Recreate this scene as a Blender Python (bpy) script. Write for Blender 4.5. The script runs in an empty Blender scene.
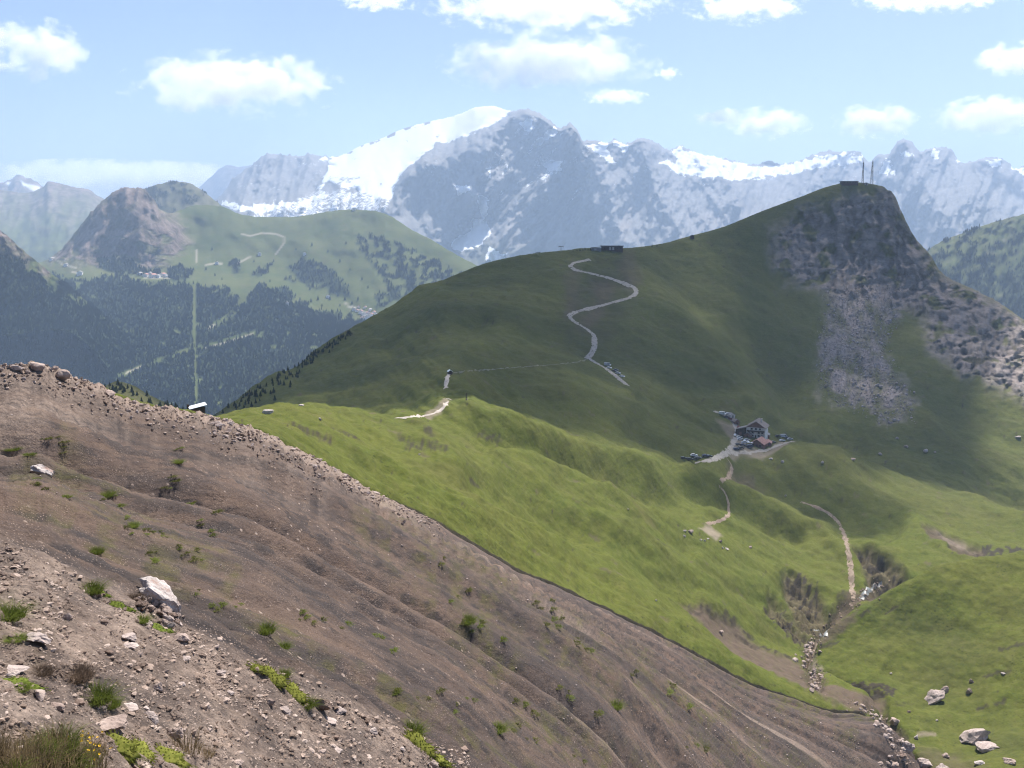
SKY_STR, HAZE_D, HAZE_G, HAZE_COL, EXPOSURE = .066, 6.4e-5, .1, (.56, .73, 1.0, 1.0), 1.05
import bpy, bmesh, math, random
import numpy as np
from mathutils import Vector, Matrix
from mathutils.bvhtree import BVHTree

# ------------------------------------------------------------------ scene basics
sc = bpy.context.scene
C = sc.collection
FPX, CX, CY, HY = 1024.0, 512.0, 384.0, 225.0
PITCH = math.atan((CY - HY) / FPX)
CP, SP = math.cos(PITCH), math.sin(PITCH)
RNG = np.random.default_rng(11)
random.seed(5)

def unproj(px, py, D):
    """world point at forward distance D seen in direction (px, py)"""
    xc = (np.asarray(px, float) - CX) / FPX
    yc = (CY - np.asarray(py, float)) / FPX
    t = np.asarray(D, float) / (CP + yc * SP)
    return np.stack([xc * t, np.asarray(D, float) + 0 * t, (-SP + yc * CP) * t], -1)

def ray(px, py):
    xc = (px - CX) / FPX; yc = (CY - py) / FPX
    return Vector((xc, CP + yc * SP, -SP + yc * CP)).normalized()

# ------------------------------------------------------------------ numpy noise
def _hash(ix, iy, seed):
    h = (ix.astype(np.int64) * 374761393 + iy.astype(np.int64) * 668265263 + seed * 974711) & 0xFFFFFFFF
    h = ((h ^ (h >> 13)) * 1274126177) & 0xFFFFFFFF
    return (h ^ (h >> 16)) & 0xFFFF

def pn(x, y, seed=0):
    x = np.asarray(x, float); y = np.asarray(y, float)
    ix = np.floor(x); iy = np.floor(y); fx = x - ix; fy = y - iy
    u = fx * fx * fx * (fx * (fx * 6 - 15) + 10); v = fy * fy * fy * (fy * (fy * 6 - 15) + 10)
    def g(dx, dy):
        a = _hash(ix + dx, iy + dy, seed) * (2 * math.pi / 65536)
        return np.cos(a) * (fx - dx) + np.sin(a) * (fy - dy)
    a = g(0, 0); b = g(1, 0); c = g(0, 1); d = g(1, 1)
    return 1.5 * ((a + (b - a) * u) * (1 - v) + (c + (d - c) * u) * v)

def fbm(x, y, o=4, seed=0, gain=.5, lac=2.03):
    s = 0; a = 1
    for k in range(o):
        s = s + a * pn(x, y, seed + k * 17); x = x * lac + 3.7; y = y * lac + 1.3; a *= gain
    return s

def ridged(x, y, o=4, seed=0, gain=.5, lac=2.1):
    s = 0; a = 1; n = 0
    for k in range(o):
        s = s + a * (1 - np.abs(pn(x, y, seed + k * 31)) * 2); n += a; x = x * lac + 5.1; y = y * lac + 2.2; a *= gain
    return s / n

def sstep(a, b, x):
    t = np.clip((x - a) / (b - a), 0, 1); return t * t * (3 - 2 * t)

def pchip(x, y, xi):
    x = np.asarray(x, float); y = np.asarray(y, float)
    flat = y.ndim == 1
    if flat: y = y[:, None]
    h = np.diff(x)[:, None]; d = np.diff(y, axis=0) / h
    m = np.zeros_like(y)
    if len(x) > 2:
        w1 = 2 * h[1:] + h[:-1]; w2 = h[1:] + 2 * h[:-1]
        ok = d[:-1] * d[1:] > 0
        with np.errstate(divide='ignore', invalid='ignore'):
            m[1:-1] = np.where(ok, (w1 + w2) / (w1 / d[:-1] + w2 / d[1:]), 0)
    m[0] = d[0]; m[-1] = d[-1]
    xi = np.clip(np.asarray(xi, float), x[0], x[-1])
    k = np.clip(np.searchsorted(x, xi, 'right') - 1, 0, len(x) - 2)
    hh = (x[k + 1] - x[k])[:, None]; t = ((xi - x[k])[:, None]) / hh
    r = ((2*t**3 - 3*t**2 + 1) * y[k] + (t**3 - 2*t**2 + t) * hh * m[k]
         + (-2*t**3 + 3*t**2) * y[k+1] + (t**3 - t**2) * hh * m[k+1])
    return r[:, 0] if flat else r

# ------------------------------------------------------------------ masks laid on the surfaces while building
def sdist(PX, PY, poly):
    PX = PX.astype(np.float32); PY = PY.astype(np.float32)
    best = np.full(PX.shape, 1e9, np.float32); ins = np.zeros(PX.shape, bool)
    n = len(poly)
    for i in range(n):
        x0, y0 = poly[i]; x1, y1 = poly[(i + 1) % n]
        dx, dy = x1 - x0, y1 - y0; L = dx*dx + dy*dy + 1e-9
        t = np.clip(((PX - x0) * dx + (PY - y0) * dy) / L, 0, 1)
        best = np.minimum(best, (PX - x0 - t*dx)**2 + (PY - y0 - t*dy)**2)
        if y0 != y1:
            c = ((y0 > PY) != (y1 > PY)) & (PX < dx * (PY - y0) / dy + x0)
            ins ^= c
    d = np.sqrt(best); return np.where(ins, -d, d)

def poly_mask(PX, PY, poly, soft=2., warp=0., seed=3, ws=12.):
    if warp:
        PX = PX + warp * fbm(PX / ws, PY / ws, 3, seed); PY = PY + warp * fbm(PX / ws, PY / ws, 3, seed + 5)
    return 1 - sstep(-soft, soft, sdist(PX, PY, poly))

def line_mask(PX, PY, pts, w, soft=1.):
    best = np.full(PX.shape, 1e9, np.float32)
    for (x0, y0), (x1, y1) in zip(pts[:-1], pts[1:]):
        dx, dy = x1 - x0, y1 - y0; L = dx*dx + dy*dy + 1e-9
        t = np.clip(((PX - x0) * dx + (PY - y0) * dy) / L, 0, 1)
        best = np.minimum(best, (PX - x0 - t*dx)**2 + (PY - y0 - t*dy)**2)
    return 1 - sstep(w * .5, w * .5 + soft, np.sqrt(best))

# ------------------------------------------------------------------ mesh helpers
def mesh_np(name, V, Fc, smooth=True, attrs=None):
    V = np.ascontiguousarray(V, np.float32).reshape(-1, 3); Fc = np.ascontiguousarray(Fc, np.int32)
    me = bpy.data.meshes.new(name); k = Fc.shape[1]
    me.vertices.add(len(V)); me.vertices.foreach_set('co', V.ravel())
    me.loops.add(Fc.size); me.loops.foreach_set('vertex_index', Fc.ravel())
    me.polygons.add(len(Fc)); me.polygons.foreach_set('loop_start', np.arange(0, Fc.size, k, dtype=np.int32))
    me.polygons.foreach_set('use_smooth', np.full(len(Fc), smooth, bool))
    for an, a in (attrs or {}).items():
        at = me.attributes.new(an, 'FLOAT_COLOR', 'POINT'); at.data.foreach_set('color', np.ascontiguousarray(a, np.float32).ravel())
    me.update(calc_edges=True); me.validate()
    return me

def grid_faces(M, N):
    i = np.arange(M * N).reshape(M, N)
    return np.stack([i[:-1, :-1].ravel(), i[:-1, 1:].ravel(), i[1:, 1:].ravel(), i[1:, :-1].ravel()], -1)

def link(name, me, mat=None, parent=None, **props):
    o = bpy.data.objects.new(name, me); C.objects.link(o)
    if mat is not None and me is not None: me.materials.append(mat)
    if parent is not None: o.parent = parent
    for k, v in props.items(): o[k] = v
    return o

def thing(name, label, cat, loc=(0, 0, 0), rz=0., group=None, scale=1.):
    o = bpy.data.objects.new(name, None); C.objects.link(o)
    o.empty_display_size = .5
    o.location = loc; o.rotation_euler = (0, 0, rz); o.scale = (scale,) * 3
    tag(o, label, cat, group); return o

def tag(o, label, cat, group=None):
    o['label'] = label; o['category'] = cat
    if group: o['group'] = group
    return o

class Patch:
    def __init__(s, px, py, D):
        s.px, s.py, s.D = px, py, D
        s.PX = np.broadcast_to(px, py.shape).astype(float).copy(); s.PY = py.copy()
        s.P = unproj(s.PX, py, D)
    def build(s, name, mat, masks, extra_rows=None):
        M, N = s.py.shape; V = s.P.reshape(-1, 3); A = masks
        Fc = grid_faces(M, N)
        if s.flip: Fc = Fc[:, ::-1]
        me = mesh_np(name, V, Fc, True, A)
        s.bvh = BVHTree.FromPolygons([tuple(v) for v in V.tolist()], Fc.tolist())
        s.obj = link(name, me, mat, kind='structure'); return s.obj
    flip = False

def loft(rows, px, sub):
    R = len(rows); ys = []; ds = []
    for r in rows:
        a = np.array(r, float); ys.append(pchip(a[:, 0], a[:, 1], px)); ds.append(pchip(a[:, 0], np.log(a[:, 2]), px))
    ys = np.array(ys); ds = np.array(ds)
    for k in range(1, R): ds[k] = np.maximum(ds[k], ds[k-1] + .0015)
    t = np.concatenate([np.linspace(k, k + 1, sub[k], endpoint=False) for k in range(R - 1)] + [[R - 1.]])
    py = pchip(np.arange(R), ys, t); D = np.exp(pchip(np.arange(R), ds, t))
    return py, D, t

# ------------------------------------------------------------------ material helpers
class NT:
    def __init__(s, name):
        s.m = bpy.data.materials.new(name); s.m.use_nodes = True; s.t = s.m.node_tree
        s.t.nodes.clear(); s.out = s.t.nodes.new('ShaderNodeOutputMaterial')
    def n(s, kind, props=None, **ins):
        nd = s.t.nodes.new('ShaderNode' + kind)
        for k, v in (props or {}).items(): setattr(nd, k, v)
        for k, v in ins.items():
            key = k.replace('_', ' ')
            sock = nd.inputs[int(k[1:])] if k[0] == 'i' and k[1:].isdigit() else nd.inputs[key]
            s.put(sock, v)
        return nd
    def put(s, sock, v):
        if isinstance(v, bpy.types.Node): s.t.links.new(v.outputs[0], sock)
        elif isinstance(v, bpy.types.NodeSocket): s.t.links.new(v, sock)
        else:
            if isinstance(v, (tuple, list)) and len(v) == 3 and sock.type == 'RGBA': v = (*v, 1)
            sock.default_value = v
    def pos(s): return s.n('NewGeometry').outputs['Position']
    def attr(s, name):
        a = s.n('Attribute', {'attribute_name': name}); sp = s.n('SeparateColor', Color=a.outputs['Color'])
        return sp.outputs[0], sp.outputs[1], sp.outputs[2], a.outputs['Alpha']
    def mapv(s, vec, scale=(1, 1, 1), rot=(0, 0, 0), loc=(0, 0, 0)):
        return s.n('Mapping', Vector=vec, Scale=scale, Rotation=rot, Location=loc).outputs[0]
    def noise(s, vec, scale, detail=4., rough=.55, dist=0.):
        return s.n('TexNoise', Vector=vec, Scale=scale, Detail=detail, Roughness=rough, Distortion=dist).outputs['Fac']
    def ramp(s, fac, stops):
        nd = s.n('ValToRGB', Fac=fac); e = nd.color_ramp.elements
        while len(e) < len(stops): e.new(.5)
        for el, (p, c) in zip(e, stops):
            el.position = p; el.color = (c, c, c, 1) if not isinstance(c, tuple) else (*c[:3], 1)
        return nd.outputs[0]
    def mix(s, f, a, b, mode='MIX'):
        nd = s.n('Mix', {'data_type': 'RGBA', 'blend_type': mode})
        s.put(nd.inputs[0], f); s.put(nd.inputs[6], a); s.put(nd.inputs[7], b); return nd.outputs[2]
    def math(s, op, a, b=0., clamp=False):
        nd = s.n('Math', {'operation': op, 'use_clamp': clamp}); s.put(nd.inputs[0], a); s.put(nd.inputs[1], b); return nd.outputs[0]
    def bump(s, h, strength=.3, dist=.1, normal=None):
        nd = s.n('Bump', Height=h, Strength=strength, Distance=dist)
        if normal is not None: s.put(nd.inputs['Normal'], normal)
        return nd.outputs[0]
    def done(s, col, rough=.9, normal=None, spec=.15, **kw):
        b = s.n('BsdfPrincipled'); s.put(b.inputs['Base Color'], col); s.put(b.inputs['Roughness'], rough)
        b.inputs['Specular IOR Level'].default_value = spec
        if normal is not None: s.put(b.inputs['Normal'], normal)
        for k, v in kw.items(): s.put(b.inputs[k.replace('_', ' ')], v)
        s.t.links.new(b.outputs[0], s.out.inputs['Surface']); return s.m

def plain(name, col, rough=.7, var=.25, scale=2., metallic=0., spec=.3):
    g = NT(name); co = g.n('TexCoord').outputs['Object']
    f = g.noise(co, scale, 4)
    c = g.mix(g.ramp(f, [(.3, 0.), (.7, 1.)]), tuple(x * (1 - var) for x in col), tuple(min(1, x * (1 + var)) for x in col))
    return g.done(c, rough, None, spec, Metallic=metallic)

# ------------------------------------------------------------------ terrain materials
FALL = math.atan2(.625, .78)

def mat_scree():
    g = NT('brown_scree'); p = g.pos(); R, G, B, A = g.attr('mask')
    rot = g.mapv(p, rot=(0, 0, -FALL))                               # x now runs down the fall line
    st = g.mapv(rot, scale=(.045, 1., 1.)); st2 = g.mapv(rot, scale=(.14, 1, 1))
    f1 = g.noise(st, .085, 5, .6, .25); f2 = g.noise(st, .5, 5, .62, .15); f3 = g.noise(p, 9., 6, .7)
    f4 = g.noise(st2, 2.2, 5, .65)
    c = g.mix(g.ramp(f1, [(.36, 0.), (.62, 1.)]), (.088, .067, .060), (.166, .114, .089))
    c = g.mix(g.math('MULTIPLY', g.ramp(f2, [(.42, 0.), (.64, 1.)]), .75), c, (.060, .053, .054))
    c = g.mix(g.math('MULTIPLY', g.ramp(f4, [(.5, 0.), (.72, 1.)]), .5), c, (.200, .138, .097))
    c = g.mix(g.ramp(f3, [(.3, .45), (.7, 0.)]), c, (.05, .038, .032))
    st3 = g.mapv(rot, scale=(.025, 1., 1.)); f5 = g.noise(st3, .9, 4, .55, .0)
    c = g.mix(g.math('MULTIPLY', g.ramp(f5, [(.53, 0.), (.60, 1.)]), .7), c, (.046, .040, .040))
    # pale grit
    v = g.n('TexVoronoi', {'feature': 'F1'}, Vector=p, Scale=14., Randomness=1.)
    vs = g.math('MULTIPLY', g.ramp(v.outputs['Distance'], [(.16, 1.), (.27, 0.)]), g.ramp(g.noise(p, 1.1, 3), [(.42, 0.), (.62, .9)]))
    c = g.mix(vs, c, (.36, .27, .22))
    v2 = g.n('TexVoronoi', {'feature': 'F1'}, Vector=p, Scale=1.6, Randomness=1.)
    vs2 = g.math('MULTIPLY', g.ramp(v2.outputs['Distance'], [(.08, 1.), (.14, 0.)]), g.ramp(g.noise(p, .14, 3), [(.45, 0.), (.6, .8)]))
    c = g.mix(vs2, c, (.40, .31, .26))
    # thin grass film
    gr = g.math('MULTIPLY', G, g.ramp(g.noise(st2, .9, 6, .72), [(.42, 0.), (.62, 1.)]))
    c = g.mix(gr, c, g.mix(g.noise(p, 2.5, 4), (.078, .072, .030), (.122, .112, .042)))
    # pale loose stone (crest, foreground)
    pl = g.math('MULTIPLY', R, g.ramp(g.noise(p, 3.0, 6, .75), [(.35, .1), (.65, 1.)]))
    c = g.mix(pl, c, g.mix(g.noise(p, .7, 5), (.27, .20, .16), (.48, .37, .30)))
    c = g.mix(g.math('MULTIPLY', B, .8), c, (.062, .052, .050))
    h = g.math('ADD', g.math('MULTIPLY', g.noise(p, 5., 8, .75), .3), g.math('ADD', g.math('MULTIPLY', g.noise(p, .6, 5, .6), .9), g.math('ADD', g.math('MULTIPLY', f5, .5), g.math('MULTIPLY', f2, .7))))
    nrm = g.bump(h, .9, .35)
    nrm = g.bump(g.math('SUBTRACT', 1., v.outputs['Distance']), .5, .03, nrm)
    return g.done(c, .95, nrm, .08)

def mat_meadow():
    g = NT('alpine_meadow'); p = g.pos(); R, G, B, A = g.attr('mask')
    A2, DR, PK, SH = g.attr('mask2')
    f1 = g.noise(p, .012, 5, .6); f2 = g.noise(p, .09, 6, .65); f3 = g.noise(p, .8, 6, .7); f4 = g.noise(p, .03, 5, .65, .8)
    c = g.mix(g.ramp(f1, [(.35, 0.), (.65, 1.)]), (.092, .114, .018), (.120, .130, .023))
    c = g.mix(g.math('MULTIPLY', g.ramp(f2, [(.4, 0.), (.7, 1.)]), .5), c, (.150, .148, .032))
    c = g.mix(g.math('MULTIPLY', g.ramp(f4, [(.5, 0.), (.75, 1.)]), .55), c, (.098, .086, .030))
    c = g.mix(g.ramp(f3, [(.3, .45), (.65, 0.)]), c, (.030, .045, .010))
    f6 = g.noise(p, .28, 6, .72); c = g.mix(g.math('MULTIPLY', g.ramp(f6, [(.50, 0.), (.66, 1.)]), .45), c, (.150, .142, .045)); c = g.mix(g.math('MULTIPLY', g.ramp(f6, [(.32, 1.), (.47, 0.)]), .5), c, (.048, .062, .014))
    tr = g.noise(g.mapv(p, scale=(.035, .035, .9)), 1., 5, .65, .5)
    c = g.mix(g.math('MULTIPLY', g.ramp(tr, [(.48, 0.), (.62, 1.)]), .25), c, (.050, .058, .014))
    vt = g.n('TexVoronoi', {'feature': 'F1'}, Vector=p, Scale=.55, Randomness=1.)
    c = g.mix(g.math('MULTIPLY', g.ramp(vt.outputs['Distance'], [(.12, 1.), (.3, 0.)]), g.ramp(g.noise(p, .05, 4, .6), [(.45, 0.), (.62, .75)])), c, (.034, .040, .012))
    c = g.mix(g.ramp(g.noise(p, .022, 6, .75), [(.6, 0.), (.72, .5)]), c, (.125, .098, .045))
    # drier, browner alpine turf higher up
    dry = g.math('MULTIPLY', DR, g.ramp(g.noise(p, .02, 6, .7), [(.25, .35), (.6, 1.)]))
    c = g.mix(dry, c, g.mix(g.noise(p, .15, 5), (.052, .055, .026), (.080, .070, .040)))
    # dark earth scars
    br = g.math('MULTIPLY', G, g.ramp(g.noise(p, .5, 6, .75), [(.2, .5), (.55, 1.)]))
    c = g.mix(br, c, g.mix(g.noise(p, .3, 5), (.072, .052, .042), (.165, .120, .090)))
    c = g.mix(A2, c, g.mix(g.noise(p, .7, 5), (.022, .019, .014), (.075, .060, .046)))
    # rock
    rk = g.mapv(p, scale=(.35, .35, 1.))
    rf = g.noise(rk, .16, 9, .68, .3); rf2 = g.noise(p, .05, 9, .75)
    rc = g.mix(g.ramp(rf, [(.38, 0.), (.64, 1.)]), (.18, .155, .146), (.33, .275, .255))
    rc = g.mix(g.math('MULTIPLY', g.ramp(rf2, [(.56, 0.), (.66, 1.)]), .65), rc, (.075, .078, .042))
    c = g.mix(R, c, rc)
    # pale blocky talus
    vv = g.n('TexVoronoi', {'feature': 'F1'}, Vector=p, Scale=.28, Randomness=1.)
    tc = g.mix(g.math('MULTIPLY', g.n('SeparateColor', Color=vv.outputs['Color']).outputs[0], .7), (.24, .20, .188), (.44, .375, .35)); tc = g.mix(g.ramp(g.noise(p, .03, 6, .7), [(.35, .35), (.6, 0.)]), tc, (.20, .165, .145)); tc = g.mix(g.ramp(g.noise(p, .25, 6, .75), [(.3, .4), (.55, 0.)]), tc, (.09, .08, .074))
    c = g.mix(B, c, tc)
    c = g.mix(PK, c, g.mix(g.noise(p, .4, 5, .7), (.20, .155, .12), (.36, .29, .24)))
    h = g.math('ADD', g.math('MULTIPLY', g.noise(p, .9, 8, .75), .55), g.math('ADD', g.math('MULTIPLY', g.noise(p, .12, 6, .6), 2.2), g.math('MULTIPLY', tr, .25)))
    hr = g.math('ADD', g.math('MULTIPLY', g.noise(rk, .10, 9, .70, .4), 3.4), g.math('MULTIPLY', rf, 2.5))
    h = g.math('ADD', h, g.math('MULTIPLY', hr, g.math('MAXIMUM', R, g.math('MULTIPLY', B, .4))))
    return g.done(c, .95, g.bump(h, .8, .9), .06)

def mat_valley():
    g = NT('far_valley'); p = g.pos(); R, G, B, A = g.attr('mask')
    f1 = g.noise(p, .004, 6, .65); f2 = g.noise(p, .02, 6, .7)
    c = g.mix(g.ramp(f1, [(.35, 0.), (.65, 1.)]), (.070, .092, .028), (.115, .128, .046))
    c = g.mix(g.math('MULTIPLY', g.ramp(f2, [(.5, 0.), (.7, 1.)]), .45), c, (.125, .110, .060))
    rk = g.mapv(p, scale=(.5, .5, .35))
    rc = g.mix(g.ramp(g.noise(rk, .018, 8, .75), [(.38, 0.), (.62, 1.)]), (.10, .078, .07), (.36, .28, .245))
    rc = g.mix(g.math('MULTIPLY', g.ramp(g.noise(p, .008, 6, .7), [(.5, 0.), (.62, 1.)]), .55), rc, (.065, .075, .03))
    c = g.mix(R, c, rc)
    c = g.mix(G, c, g.mix(g.noise(p, .06, 5, .7), (.012, .020, .010), (.030, .042, .020)))
    c = g.mix(B, c, (.33, .30, .235))
    c = g.mix(A, c, (.82, .83, .85))
    h = g.math('MULTIPLY', g.noise(rk, .03, 8, .75), 40.)
    h = g.math('ADD', g.math('MULTIPLY', h, R), g.math('MULTIPLY', g.noise(p, .05, 6, .7), 4.))
    return g.done(c, .95, g.bump(h, .8, 1.), .05)

def mat_massif():
    g = NT('dolomite_and_snow'); p = g.pos(); R, G, B, A = g.attr('mask')
    rk = g.mapv(g.mapv(p, rot=(0, .75, 0)), scale=(.38, 1., 1.))
    f1 = g.noise(rk, .011, 9, .75, .3); f2 = g.noise(p, .0032, 8, .7); f3 = g.noise(g.mapv(p, scale=(.3, .3, 1.)), .02, 7, .7)
    c = g.mix(g.ramp(f1, [(.36, 0.), (.64, 1.)]), (.150, .147, .150), (.255, .245, .24))
    c = g.mix(g.math('MULTIPLY', g.ramp(f2, [(.45, 0.), (.68, 1.)]), .3), c, (.40, .365, .34))
    c = g.mix(g.math('MULTIPLY', g.ramp(f3, [(.5, 0.), (.7, 1.)]), .4), c, (.16, .15, .145))
    c = g.mix(G, c, g.mix(g.noise(p, .01, 6, .7), (.20, .18, .17), (.32, .285, .265)))            # talus fans
    c = g.mix(B, c, g.mix(g.noise(p, .008, 6, .7), (.050, .065, .028), (.10, .10, .05)))          # high pasture
    sn = g.math('MULTIPLY', R, 1.)
    th = g.math('ADD', sn, g.math('MULTIPLY', g.math('SUBTRACT', g.noise(p, .018, 8, .75), .5), 1.5))
    snow = g.ramp(th, [(.46, 0.), (.56, 1.)])
    c = g.mix(snow, c, g.mix(g.noise(p, .01, 5), (.80, .81, .83), (.90, .90, .90)))
    h = g.math('MULTIPLY', g.noise(rk, .014, 9, .72, .3), 45.)
    h = g.math('MULTIPLY', h, g.math('SUBTRACT', 1., g.math('MULTIPLY', snow, .85)))
    return g.done(c, .9, g.bump(h, .38, 1.), .1)

def mat_rock(name, dark, light, scale=1.5, lichen=None):
    g = NT(name); co = g.n('TexCoord').outputs['Object']
    oi = g.n('ObjectInfo').outputs['Random']
    co = g.n('VectorMath', {'operation': 'ADD'}, i0=co, i1=g.n('CombineXYZ', X=g.math('MULTIPLY', oi, 37.), Y=g.math('MULTIPLY', oi, 91.)).outputs[0]).outputs[0]
    f = g.noise(co, scale, 7, .7); f2 = g.noise(co, scale * 5, 5, .7)
    c = g.mix(g.ramp(f, [(.34, 0.), (.62, 1.)]), dark, light)
    c = g.mix(g.math('MULTIPLY', g.ramp(f2, [(.55, 0.), (.75, 1.)]), .6), c, tuple(x * .45 for x in light))
    if lichen: c = g.mix(g.ramp(g.noise(co, scale * .8, 5, .7), [(.56, 0.), (.64, .9)]), c, lichen)
    return g.done(c, .9, g.bump(g.math('ADD', f, g.math('MULTIPLY', f2, .4)), .7, .12), .15)

def mat_leaf(name, a, b, scale=3., trans=0.):
    g = NT(name); co = g.n('TexCoord').outputs['Object']
    oi = g.n('ObjectInfo').outputs['Random']
    c = g.mix(g.ramp(g.noise(co, scale, 4, .7), [(.35, 0.), (.65, 1.)]), a, b)
    hs = g.n('HueSaturation', Hue=.5, Saturation=1., Value=g.math('ADD', g.math('MULTIPLY', oi, .5), .8), Color=c)
    d = g.n('BsdfDiffuse', Color=hs.outputs[0]); tr = g.n('BsdfTranslucent', Color=hs.outputs[0])
    mx = g.n('MixShader', i0=.42, i1=d.outputs[0], i2=tr.outputs[0]); g.t.links.new(mx.outputs[0], g.out.inputs['Surface']); return g.m
# ------------------------------------------------------------------ terrain: near scree slope
EDGE = [(-350, 395), (-200, 372), (-60, 362), (0, 362), (40, 362), (62, 372), (95, 383), (130, 399), (160, 406), (190, 411), (222, 418), (245, 424), (270, 434),
        (300, 449), (330, 464), (360, 482), (400, 504), (440, 524), (480, 547), (520, 570), (549, 582), (597, 604), (637, 623), (697, 654),
        (752, 684), (790, 697), (828, 710), (875, 715), (893, 727), (908, 746), (930, 775), (1000, 860)]
EDGED = [(-350, 60), (-200, 80), (0, 112), (60, 120), (190, 150), (270, 176), (330, 196), (400, 220), (500, 247), (600, 277), (700, 302), (800, 320), (890, 335), (1000, 345)]
BOT = [(-350, 5), (-150, 6.2), (0, 7.3), (150, 9.3), (300, 12.6), (440, 17.8), (520, 25), (600, 40), (700, 92), (800, 180), (900, 290), (1000, 318)]
def ev(tab, x):
    a = np.array(tab, float); return pchip(a[:, 0], a[:, 1], x)

def build_scree():
    px = np.concatenate([np.arange(-350, -40, 8.), np.arange(-40, 960, 1.7)])
    e = ev(EDGE, px); dc = ev(EDGED, px); db = ev(BOT, px)
    rough = 1.3 * fbm(px / 23., px * 0, 4, 8) * np.where(px < 430, 1.2, 1.2)
    e = e + 2.0 * sstep(430, 470, px)
    f = np.concatenate([[2.6, 2.2, 1.85, 1.55, 1.35, 1.22], np.linspace(1.12, 0, 360)])
    ybot = 790.
    span = np.maximum(ybot - e, 12)
    py = e[None] + f[:, None] * span[None] + rough[None] * np.exp(-(np.maximum(f, 0)[:, None] * span[None] / 6.) ** 2)
    inv = (1 / dc)[None] * (1 - f[:, None]) + (1 / db)[None] * f[:, None]
    D = 1 / inv
    P = unproj(np.broadcast_to(px, py.shape), py, D)
    PX = np.broadcast_to(px, py.shape)
    X, Y = P[..., 0], P[..., 1]
    cc = -.625 * X + .78 * Y; al = .78 * X + .625 * Y
    fade = 1 - sstep(.965, 1., 1 - f)[:, None] * .8
    wob = 3.0 * fbm(al / 110., cc / 70., 2, 41)
    big = 2.2 * (np.abs(pn((cc + wob) / 19., al / 520., 4)) * 2 - .8) * sstep(14, 45, cc)
    big2 = 1.1 * (np.abs(pn((cc + .6 * wob) / 9., al / 320., 14)) * 2 - .6) * sstep(10, 26, cc)
    rill = .42 * pn((cc + .3 * wob) / 2.4, al / 150., 24) * sstep(8, 16, cc)
    fur = -.7 * np.exp(-(pn((cc + .5 * wob) / 6.5, al / 380., 29) / .13) ** 2) * sstep(16, 34, cc) * (1 + .5 * fbm(al / 14., cc / 14., 2, 30))
    rill = rill + fur
    lump = .26 * fbm(X / 9., Y / 9., 4, 33) * sstep(4, 20, Y) + .10 * fbm(X / 1.3, Y / 1.3, 4, 35) + .05 * fbm(X / .35, Y / .35, 3, 37) * (1 - sstep(25, 60, Y))
    # foreground shoulder: stands a little proud of the slope beyond it
    lip = line_mask(PX, py, [(-80, 520), (0, 545), (110, 590), (190, 642), (270, 686), (340, 708), (400, 738), (450, 775)], 4, 26)
    near = poly_mask(PX, py, [(-400, 520), (0, 545), (110, 588), (190, 640), (270, 684), (340, 706), (400, 736), (450, 780), (480, 1500), (-400, 1500)], 14, 0)
    dz = (big + big2 + rill) * fade * (1 - .85 * near) + lump * fade + .012 * Y * lip * (Y < 80)
    P[..., 2] += dz
    # crest rubble bank
    crest = np.exp(-((py - e[None]) / 16.) ** 2) * (1 - sstep(380, 450, px))[None]
    P[..., 2] += crest * (.55 * fbm(X / 1.6, Y / 1.6, 4, 51))
    # masks
    n1 = fbm(PX / 60., py / 60., 4, 61)
    pale = np.clip(near * (.62 + .5 * n1) + crest * .9, 0, 1)
    pale = np.maximum(pale, .55 * poly_mask(PX, py, [(-50, 375), (60, 380), (130, 410), (260, 450), (330, 480), (330, 500), (200, 440), (60, 410), (-50, 420)], 12, 6))
    pale = np.maximum(pale, .7 * sstep(.35, .8, fbm((cc + wob) / 13., al / 90., 4, 63)) * sstep(20, 50, Y))
    grass = np.zeros_like(py)
    for pts, w in [([(20, 440), (110, 500), (200, 560), (300, 610)], 26), ([(60, 430), (140, 480), (230, 540)], 14), ([(380, 525), (450, 580), (500, 640)], 34),
                   ([(560, 640), (660, 690), (740, 735)], 30), ([(200, 590), (330, 650), (480, 720), (600, 790)], 26), ([(700, 730), (790, 770), (850, 790)], 34),
                   ([(640, 615), (700, 665), (780, 712), (850, 735)], 12), ([(0, 610), (30, 640)], 40), ([(520, 690), (600, 735), (690, 790)], 22), ([(430, 540), (540, 610), (640, 660)], 18)]:
        grass = np.maximum(grass, line_mask(PX, py, pts, w * .4, w * .9))
    grass *= .8 * np.clip(.55 + 1.2 * fbm(PX / 30., py / 16., 4, 65), 0, 1)
    green_r = poly_mask(PX, py, [(768, 690), (800, 698), (835, 709), (878, 714), (880, 722), (840, 716), (800, 712), (768, 700)], 3, 2)
    grass = np.maximum(grass, green_r)
    dark = .8 * sstep(.1, .8, fbm((cc + wob) / 16., al / 120., 3, 67)) * sstep(20, 60, Y) * (1 - pale)
    mask = np.stack([pale, grass, dark, np.zeros_like(py)], -1)
    # ground behind the viewer and a drop behind the crest
    first = P[0]
    back = first.copy(); back[:, 1] = -25; back[:, 2] = first[:, 2] + .413 * (first[:, 1] + 25)*.6; back[:, 0] = first[:, 0] * 6
    last = P[-1]
    dn = [last + np.array([0, 1.2, -.5]), last + np.array([0, 5., -5.]), last + np.array([0, 14., -16.])]
    P = np.concatenate([back[None], P] + [d[None] for d in dn]); mask = np.concatenate([mask[:1], mask, mask[-1:], mask[-1:], mask[-1:]])
    M, N = P.shape[:2]
    Fc = grid_faces(M, N)
    me = mesh_np('scree_slope', P, Fc, True, {'mask': mask})
    bv = BVHTree.FromPolygons([tuple(v) for v in P.reshape(-1, 3).tolist()], Fc.tolist())
    link('scree_slope', me, mat_scree(), kind='structure')
    return bv

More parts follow.
